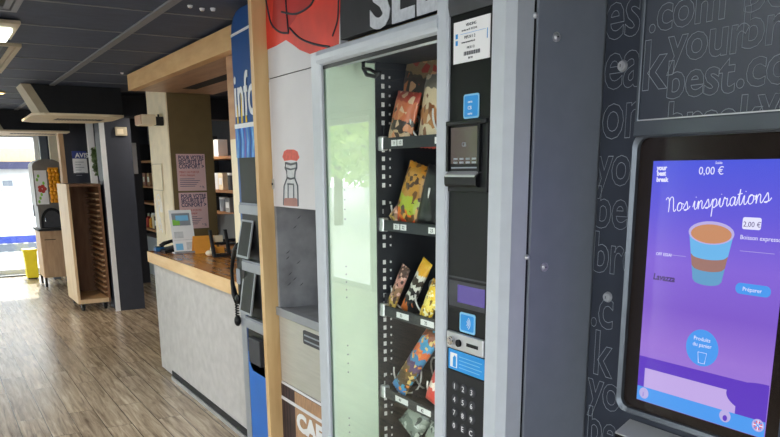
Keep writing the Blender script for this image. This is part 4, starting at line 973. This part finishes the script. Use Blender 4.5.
# notice on the partition
y0, z1 = wx(71.5, 151, -11.2); y1, z0 = wx(88, 173, -11.2)
s = MB(); s.box(-11.2, -11.197, y0, y1, z0, z1, 0); s.box(-11.197, -11.1955, y0, y1, z1-.10, z1, 1); s.text('AVIS', .085, (-11.195, y0+.04, z1-.085), 0, '+x', off=.002)
for k in range(6): s.box(-11.197, -11.1955, y0+.03, y1-.04-.04*(k % 2), z1-.15-.035*k, z1-.143-.035*k, 2)
tag(s.build('notice', ['paper', 'ext_blue', 'clear_pocket'], org=(-11.2, (y0+y1)/2, z0)), 'white notice with blue heading on the dark partition', 'notice')
# garland hung by the pillar
y0, z1 = wx(96.5, 148, -9.95); z0 = wx(98.5, 175, -9.95)[1]
s = MB()
for k in range(260):
    a = random.random()*2*PI; r_ = .06*math.sqrt(random.random()); zz = z0+(z1-z0)*random.random()
    c_ = Vector((-9.96+r_*math.cos(a), y0+r_*math.sin(a), zz)); u = Vector((random.uniform(-1, 1), random.uniform(-1, 1), random.uniform(-1, 1))).normalized()*.028; v = u.orthogonal()*.5
    b = bmesh.new(); b.faces.new([b.verts.new(c_+q) for q in (-u, v, u, -v)]); s.add(b, 0)
s.tube([(-9.96, y0, z0), (-9.955, y0, (z0+z1)/2), (-9.96, y0, z1+.1)], .006, 1, 6); s.box(-9.97, -9.85, y0, y0+.02, z1+.09, z1+.11, 1)
tag(s.build('leaf_garland', ['leaf_dark', 'bark'], org=(-9.96, y0, z0)), 'dark green leafy garland hanging beside the dark square pillar', 'garland')
# tray trolley
tr = thing('tray_trolley', 'open-fronted wooden tray trolley on black castors beside dark pillar', 'trolley', (-10.2, 1.62, 0))
tx0, tx1, ty0, ty1, tz0, tz1 = -10.36, -9.62, 1.405, 1.785, .09, 1.515
MB().box(tx0, tx1, ty0, ty0+.03, tz0, tz1, 0).build('side_panel', 'rack_cream', tr)
MB().box(tx0, tx1, ty1-.025, ty1, tz0, tz1, 0).build('side_panel', 'rack_wood', tr)
MB().box(tx0, tx0+.02, ty0+.03, ty1-.025, tz0, tz1, 0).build('back_panel', 'rack_wood', tr)
MB().box(tx0+.02, tx1, ty0+.03, ty1-.025, tz1-.03, tz1, 0).build('top_board', 'rack_wood', tr)
MB().box(tx0+.02, tx1+.01, ty0+.03, ty1-.025, tz0, tz0+.05, 0).build('bottom_board', 'rack_cream', tr)
for k in range(19): MB().box(tx0+.03, tx1-.01, ty1-.06, ty1-.026, tz0+.11+.066*k, tz0+.128+.066*k, 0).build('tray_runner', 'cab_wood', tr)
for cx_ in (tx0+.07, tx1-.05):
    for cy_ in (ty0+.06, ty1-.06):
        s = MB(); s.cyl((cx_, cy_-.014, .036), (cx_, cy_+.014, .036), .036, 0, 20); s.cyl((cx_, cy_-.016, .036), (cx_, cy_+.016, .036), .014, 1, 12)
        s.box(cx_-.02, cx_+.02, cy_-.022, cy_-.017, .03, .088, 1); s.box(cx_-.02, cx_+.02, cy_+.017, cy_+.022, .03, .088, 1); s.box(cx_-.035, cx_+.035, cy_-.03, cy_+.03, .084, .0905, 1)
        s.build('castor', ['rubber', 'black'], tr)
# juice machine on its wooden cabinet
jc = thing('wooden_cabinet', 'light wooden cabinet on legs under the orange juice machine', 'cabinet', (-12.6, 1.55, 0))
jx0, jx1, jy0, jy1 = -12.55, -12.0, 1.33, 1.72
s = MB(); s.box(jx0, jx1, jy0, jy1, .14, .82, 0); s.build('body', 'cab_wood', jc)
s = MB(); s.box(jx1, jx1+.018, jy0+.01, jy1-.01, .16, .74, 0); s.box(jx1+.018, jx1+.026, jy0+.05, jy0+.2, .69, .70, 1); s.build('door', ['cab_wood', 'black'], jc)
s = MB(); s.box(jx0-.02, jx1+.03, jy0-.02, jy1+.02, .82, .85, 0); s.build('top', 'black_matte', jc)
for yy in (jy0+.02, jy1-.02):
    for xx in (jx0+.04, jx1-.03): MB().cyl((xx, yy, 0), (xx, yy, .14), .018).build('leg', 'black', jc)
jm = thing('juice_machine', 'grey arched juice machine filled with bright oranges', 'juice machine', (-12.3, 1.52, .85))
s = MB(); s.box(jx0+.05, jx1-.06, jy0+.02, jy1-.02, .851, 1.18, 0); 
arch = [(jy0, 1.18), (jy1, 1.18), (jy1, 1.74)] + [((jy0+jy1)/2+(jy1-jy0)/2*math.cos(t*PI/10), 1.74+.10*math.sin(t*PI/10)) for t in range(1, 10)] + [(jy0, 1.74)]
s.prism(arch, 'x', jx0+.03, jx1-.02, 0); s.build('housing', 'juice_grey', jm)
xf = jx1-.02
s = MB(); s.box(xf, xf+.008, jy0+.20, jy1-.05, 1.22, 1.72, 0); s.build('orange_window', 'orange', jm)
g_ = MB(); rnd = random.Random(3)
for r_ in range(9):
    for c_ in range(3): g_.ball((xf+.012+.008*rnd.random(), jy0+.225+.047*c_+(.012 if r_ % 2 else 0)-.006, 1.25+.053*r_), .029, 0, (.6, 1, 1), 10)
og = g_.build('oranges', 'orange', jm, smooth=True); og['kind'] = 'stuff'
s = MB(); s.box(xf, xf+.006, jy0+.015, jy0+.175, 1.2, 1.68, 0); 
for k in range(5): s.ball((xf+.006, jy0+.10+.034*math.cos(k*1.256), 1.42+.034*math.sin(k*1.256)), .028, 1, (.1, 1, 1), 10)
for k in range(7): s.ball((xf+.006, jy0+.045+.02*(k % 5), 1.24+.05*k if k < 3 else 1.30+.05*k), .016, 2, (.1, 1, 1.5), 8)

lab(s.build('picture_panel', ['paper', 'ink_red', 'leaf'], jm), 'pale panel with a red flower picture')
s = MB(); s.prism([((jy0+jy1)/2+.155*math.cos(t*PI/10), .95+.2*math.sin(t*PI/10)) for t in range(11)]+[((jy0+jy1)/2-.155, .86), ((jy0+jy1)/2+.155, .86)], 'x', jx1-.06, jx1-.03, 0)
s.prism([((jy0+jy1)/2+.12*math.cos(t*PI/10), .95+.16*math.sin(t*PI/10)) for t in range(11)]+[((jy0+jy1)/2-.12, .87), ((jy0+jy1)/2+.12, .87)], 'x', jx1-.03, jx1-.028, 1)
s.build('serving_bay', ['black', 'stone_dark'], jm)
s = MB(); s.tube([(jx1-.05, jy0+.10, 1.0), (jx1+.02, jy0+.10, 1.0), (jx1+.03, jy0+.10, .96)], .012, 0, 8); s.build('tap', 'chrome', jm)
# yellow bin by the door
bx_, y0 = wz(33, 279, 0)
bn = thing('waste_bin', 'bright yellow waste bin on floor by the glass door', 'bin', (bx_-.1, y0, 0))
s = MB(); s.prism([(y0-.07, .02), (y0+.09, .02), (y0+.10, .44), (y0-.09, .44)], 'x', bx_-.22, bx_, 0); s.build('body', 'bin_yellow', bn)
s = MB(); s.box(bx_-.23, bx_+.01, y0-.10, y0+.11, .44, .47, 0, .006); s.build('lid', 'bin_yellow', bn)
MB().box(bx_-.2, bx_-.02, y0-.06, y0+.08, 0, .02).build('base', 'black', bn)

# ceiling hoods (air curtains)
def hood(name, xf, y0, y1, label, ztop=2.428, zb=2.155):
    h_ = thing(name, label, 'air curtain', (xf, (y0+y1)/2, zb), 'air curtains under the ceiling')
    s = MB(); b = bmesh.new()
    pts = [(xf-.02, y0+.02, ztop), (xf-.02, y1, ztop), (xf-.42, y1, ztop), (xf-.42, y0+.02, ztop), (xf+.03, y0+.15, zb+.02), (xf+.03, y1, zb+.02), (xf-.45, y1, zb+.02), (xf-.45, y0+.15, zb+.02)]
    v = [b.verts.new(p) for p in pts]
    for f_ in ((0, 1, 2, 3), (4, 7, 6, 5), (0, 4, 5, 1), (1, 5, 6, 2), (2, 6, 7, 3), (3, 7, 4, 0)): b.faces.new([v[i] for i in f_])
    bmesh.ops.recalc_face_normals(b, faces=b.faces[:]); s.add(b, 0); s.build('hood_body', 'black_matte', h_)
    s = MB(); b = bmesh.new(); q = [(xf-.022, y0-.06, ztop), (xf-.42, y0-.06, ztop), (xf-.45, y0+.07, zb+.02), (xf+.028, y0+.07, zb+.02)]
    v = [b.verts.new(p) for p in q]+[b.verts.new((p[0], p[1]+.079, p[2])) for p in q]
    for f_ in ((0, 1, 2, 3), (7, 6, 5, 4), (0, 4, 5, 1), (1, 5, 6, 2), (2, 6, 7, 3), (3, 7, 4, 0)): b.faces.new([v[i] for i in f_])
    bmesh.ops.recalc_face_normals(b, faces=b.faces[:]); s.add(b, 0); s.build('side_cheek', 'cream_dark', h_)
    s = MB(); s.prism([(xf+.05, y0+.05), (xf+.09, y0+.0+.10), (xf+.09, y1-.14), (xf+.03, y1), (xf-.6, y1+.02), (xf-1.05, y1-.10), (xf-1.12, y0+.3), (xf-1.12, y0+.12), (xf-1.0, y0+.02), (xf-.02, y0)], 'z', zb, zb+.02, 0)
    po = s.build('base_plate', 'cream', h_)
    s = MB(); s.box(xf-.62, xf-.36, y0+.26, y1-.10, zb-.001, zb+.001, 0)
    for k in range(14): s.box(xf-.62, xf-.36, y0+.26+(y1-y0-.4)/14*k, y0+.264+(y1-y0-.4)/14*k, zb-.003, zb-.001, 1)
    s.build('air_slot', ['black_matte', 'cream_dark'], po)
hood('air_curtain', -7.72, .90, 1.70, 'nearer black air curtain hood with cream base plate under ceiling')
hood('air_curtain', -10.9, .78, 1.70, 'farther black air curtain hood with cream base plate by far door')
# dark bulkhead behind nearer hood
MB().box(-8.5, -8.28, 1.05, 3.39, 2.20, ZC-.012).build('wall_bulkhead', 'office_wall', struct=True)
# fluorescent fitting, vents, downlights
fl = thing('ceiling_light', 'white fluorescent light fitting hung under the dark ceiling', 'ceiling light', (-4.9, -.1, ZC))
s = MB(); s.box(-5.10, -4.56, -.50, .53, ZC-.03, ZC-.011, 0, .004); s.build('housing', 'cream_dark', fl)
s = MB(); s.box(-5.05, -4.68, -.47, .50, ZC-.055, ZC-.03, 0, .008); s.build('diffuser', 'lamp', fl)
fl2 = thing('ceiling_light', 'white fluorescent fitting over the aisle facing the coffee machine', 'ceiling light', (-1.9, -.7, ZC))
s = MB(); s.box(-2.45, -1.35, -.85, -.60, ZC-.03, ZC-.011, 0, .004); s.build('housing', 'cream_dark', fl2)
s = MB(); s.box(-2.42, -1.38, -.82, -.63, ZC-.055, ZC-.03, 0, .008); s.build('diffuser', 'lamp', fl2)
def vent(x0, x1, y0, y1, label, c):
    v = thing('ceiling_vent', label, 'ceiling vent', ((x0+x1)/2, (y0+y1)/2, ZC), 'ceiling vents')
    s = MB()
    for k, zz in ((0, ZC-.02), (.035, ZC-.014)):
        for a in ((x0+k, x1-k, y0+k, y0+k+.028), (x0+k, x1-k, y1-k-.028, y1-k), (x0+k, x0+k+.028, y0+k+.028, y1-k-.028), (x1-k-.028, x1-k, y0+k+.028, y1-k-.028)): s.box(a[0], a[1], a[2], a[3], zz, ZC-.0005, 0)
    s.build('frame', c, v)
    s = MB(); s.box(x0+.063, x1-.063, y0+.063, y1-.063, ZC-.008, ZC-.0055, 0)
    for k in range(6): yy = y0+.1+(y1-y0-.2)*k/5; s.box(x0+.063, x1-.063, yy-.012, yy+.002, ZC-.016, ZC-.008, 1)
    s.build('grille', ['black_matte', 'stone_dark'], v)
vent(-4.30, -3.62, -.14, .485, 'grey square ceiling vent nearer than the fluorescent light', 'ceiling_bar')
vent(-6.9, -5.42, -.14, .62, 'cream-edged ceiling vent beyond the fluorescent light', 'cream_dark')
for i, (px_, py_, lb_) in enumerate(((190, 6, 'tiny ceiling sensor left of the double one above the beam'), (202, 9, 'pale double ceiling sensor above the wooden beam'), (122, 73, 'tiny dark-rimmed ceiling sensor by the far beam end'))):
    d_ = ray(px_, py_); t_ = (ZC-.004-H)/d_.z; x, y = d_.x*t_, d_.y*t_
    s = MB(); s.cyl((x, y, ZC-.001), (x, y, ZC-.012), .014, 0, 14, r2=.010); s.cyl((x, y, ZC-.012), (x, y, ZC-.014), .006, 1, 10)
    if i == 1: s.cyl((x+.03, y+.045, ZC-.001), (x+.03, y+.045, ZC-.014), .014, 0, 14, r2=.010)
    tag(s.build('ceiling_sensor', ['white', 'cream_dark'], org=(x, y, ZC-.001)), lb_, 'sensor', 'ceiling sensors')
s = MB(); s.cyl((-8.6, .72, ZC-.001), (-8.6, .72, ZC-.02), .07, 0, 24); s.cyl((-8.6, .72, ZC-.02), (-8.6, .72, ZC-.022), .055, 1, 24)
tag(s.build('downlight', ['cream', 'warm_lamp'], org=(-8.6, .72, ZC)), 'warm round ceiling downlight at the left edge beyond the vents', 'lamp')

# ================================================================== OUTSIDE
g_ = MB(); g_.box(-70, 30, -60, YF-.1, -.2, -.06); g_.box(-70, XL-.1, YF-.1, 30, -.2, -.06); g_.box(XR+.1, 30, YF-.1, 30, -.2, -.06)
g_.build('ground', 'asphalt', struct=True)
# neighbouring pavilion beyond the door
nb = thing('neighbour_building', 'white building with navy awning seen through the glass door', 'building', (-21, 3, 0))
s = MB(); s.box(-23, -21, -3, 9, -.06, 4.4, 0); s.build('wall', 'ext_white', nb)
zA_ = H + (wx(20, 150, -21)[1]-H); s = MB()
s.box(-21, -20.9, -3, 9, wx(15, 162, -21)[1], wx(15, 148, -21)[1], 0); s.build('cream_band', 'ext_cream', nb)
s = MB(); s.box(-20.98, -20.7, -3, 9, wx(15, 169, -20.7)[1], wx(15, 161.5, -20.7)[1], 0); s.build('navy_fascia', 'navy', nb)
y0, z1 = wx(-2, 178, -20.95); y1, z0 = wx(17, 190, -20.95)
s = MB(); s.box(-20.98, -20.93, y0, y1, z0, z1, 0); s.box(-20.93, -20.92, y0+.08, y1-.08, z0+.1, z1-.06, 1); s.build('window', ['ext_white', 'ext_grey'], nb)
fn = thing('slatted_fence', 'white slatted fence with blue stripe outside the glass door', 'fence', (-17.5, 1.5, 0))
fx = -17.5
s = MB()
for k in range(26): yy = -2.5+.2*k; s.box(fx-.02, fx, yy, yy+.11, 0, 1.27, 0)
s.build('slats', 'ext_white', fn)
s = MB(); s.box(fx, fx+.02, -2.5, 2.7, wx(15, 243, fx)[1], wx(15, 236, fx)[1]); s.build('blue_rail', 'ext_blue', fn)
for yy in (-2.4, 0, 2.5): MB().box(fx-.1, fx-.02, yy, yy+.08, -.06, 1.3).build('post', 'ext_white', fn)
MB().box(fx-.02, fx+.015, -2.5, 2.7, .05, .2).build('lower_rail', 'ext_grey', fn)
# trees along the street, reflected in the vending glass
def tree(x, y, h_, r_, leafm, label, seed):
    t = thing('street_tree', label, 'tree', (x, y, -.06), 'street trees outside the shop front')
    rd = random.Random(seed)
    s = MB(); s.tube([(x, y, -.06), (x+.05, y, h_*.25), (x-.03, y+.04, h_*.5), (x+.1, y, h_*.75)], [.16, .13, .1, .05], 0, 8)
    for k in range(6):
        a = k*1.1+rd.random(); z = h_*(.32+.06*k); s.tube([(x, y, z), (x+r_*.6*math.cos(a), y+r_*.6*math.sin(a), z+h_*.18)], [.06, .02], 0, 6)
    s.build('trunk', 'bark', t)
    b = bmesh.new()
    for k in range(2600):
        while True:
            p = Vector((rd.uniform(-1, 1), rd.uniform(-1, 1), rd.uniform(-1, 1)))
            if .35 < p.length < 1: break
        lump = 1+.18*math.sin(4*p.x+seed)*math.cos(5*p.y)
        c_ = Vector((x+p.x*r_*lump, y+p.y*r_*lump, h_*.62+p.z*h_*.40))
        u = Vector((rd.uniform(-1, 1), rd.uniform(-1, 1), rd.uniform(-1, 1))).normalized()*.16; v = u.orthogonal().normalized()*.09
        b.faces.new([b.verts.new(c_+q) for q in (-u, v, u, -v)])
    s = MB(); s.add(b, 0); s.build('foliage', leafm, t)
tree(-16.5, -7.5, 5.2, 1.9, 'leaf_light', 'light green street tree outside, reflected in the vending glass', 1)
tree(-21.5, -9.0, 6.0, 2.2, 'leaf', 'mid green street tree outside beyond the light green one', 2)
tree(-12.0, -8.4, 4.8, 1.7, 'leaf', 'mid green tree outside nearest the shop front', 3)
tree(-28.5, -11.5, 6.5, 2.6, 'leaf_light', 'tall light green tree outside, farthest along the street', 4)
hs_ = thing('street_house', 'white house across the street outside the shop front', 'house', (-24, -17, 0))
s = MB(); s.box(-34, -14, -22, -17, -.06, 3.6); s.build('wall', 'ext_white', hs_)
s = MB(); s.prism([(-22.3, 3.6), (-16.7, 3.6), (-19.5, 4.8)], 'x', -34.3, -13.7); s.build('roof', 'ext_cream', hs_)
for k in range(5): MB().box(-32+4*k, -30.6+4*k, -17.0, -16.94, 1, 2.3).build('window', 'ext_grey', hs_)

# ================================================================== LIGHT
SKY = 6.2
wd = bpy.data.worlds.new('sky'); S.world = wd; wd.use_nodes = True; nt = wd.node_tree
bg = nt.nodes['Background']; tc = node(nt, 'ShaderNodeTexCoord'); sp = node(nt, 'ShaderNodeSeparateXYZ'); rp = node(nt, 'ShaderNodeValToRGB')
nt.links.new(tc.outputs['Generated'], sp.inputs[0]); nt.links.new(sp.outputs[2], rp.inputs[0]); nt.links.new(rp.outputs[0], bg.inputs[0])
e = rp.color_ramp.elements; e[0].position = 0; e[0].color = (.95, .98, 1, 1); e[1].position = .7; e[1].color = (.78, .88, 1, 1)
bg.inputs[1].default_value = SKY
sd = bpy.data.lights.new('sun', 'SUN'); sd.energy = 5; sd.angle = R(.6); sd.color = (1, .95, .86)
so = bpy.data.objects.new('sun', sd); COL.objects.link(so)
so.rotation_euler = Vector((.78, -.12, -.62)).to_track_quat('-Z', 'Y').to_euler()
def portal(name, loc, rot, sx_, sy_):
    l = bpy.data.lights.new(name, 'AREA'); l.shape = 'RECTANGLE'; l.size = sx_; l.size_y = sy_; l.cycles.is_portal = True
    o = bpy.data.objects.new(name, l); COL.objects.link(o); o.location = loc; o.rotation_euler = rot
portal('window_daylight', ((XL+.5-8.95)/2, YF-.12, 1.18), (R(90), 0, 0), -8.95-XL-.5, 2.36)
portal('window_daylight', (-5.675, YF-.12, 1.18), (R(90), 0, 0), 2.35, 2.36)
portal('window_daylight', (-.5, YF-.12, 1.18), (R(90), 0, 0), 2.8, 2.36)
portal('side_daylight', (XR+.12, -.5, 1.18), (R(90), 0, R(90)), 1.4, 2.36)
portal('door_daylight', (XL-.12, .28, 1.15), (R(90), 0, R(-90)), 2.7, 2.28)
def lamp(name, kind, loc, energy, col, size=.2, rot=(0, 0, 0), **kw):
    l = bpy.data.lights.new(name, kind); l.energy = energy; l.color = col
    if kind == 'AREA': l.size = size; l.shape = 'RECTANGLE'; l.size_y = kw.get('sy', size)
    elif kind == 'SPOT': l.spot_size = R(kw.get('ang', 110)); l.spot_blend = .6; l.shadow_soft_size = size
    else: l.shadow_soft_size = size
    o = bpy.data.objects.new(name, l); COL.objects.link(o); o.location = loc; o.rotation_euler = rot; return o
lamp('fluorescent_glow', 'AREA', (-4.86, 0, ZC-.07), 22, (.95, 1, .95), .4, sy=.9)
lamp('aisle_glow', 'AREA', (-1.9, -.725, ZC-.07), 18, (.96, 1, .97), 1.0, sy=.18)
lamp('soffit_glow', 'AREA', (-5.0, 1.86, 2.31), 14, (1, .8, .55), 1.6, sy=.1)
lamp('downlight_glow', 'SPOT', (-8.6, .72, ZC-.03), 40, (1, .75, .45), .05)
lamp('vending_strip_glow', 'AREA', (GX1-.004, 1.131, 1.30), 2.3, (.97, 1, .93), 1.2, rot=(0, R(90), 0), sy=.018)
lamp('office_glow', 'AREA', (-9.05, 2.55, ZC-.04), 12, (1, .92, .8), .25, sy=.08)
V = S.view_settings; V.view_transform = 'Standard'; V.look = 'None'; V.gamma = 1; V.use_curve_mapping = False; V.exposure = 0.4
S.display_settings.display_device = 'sRGB'
S.cycles.use_denoising = True
S.cycles.max_bounces = 10; S.cycles.transparent_max_bounces = 16; S.cycles.caustics_reflective = False; S.cycles.caustics_refractive = False; S.cycles.sample_clamp_indirect = 6
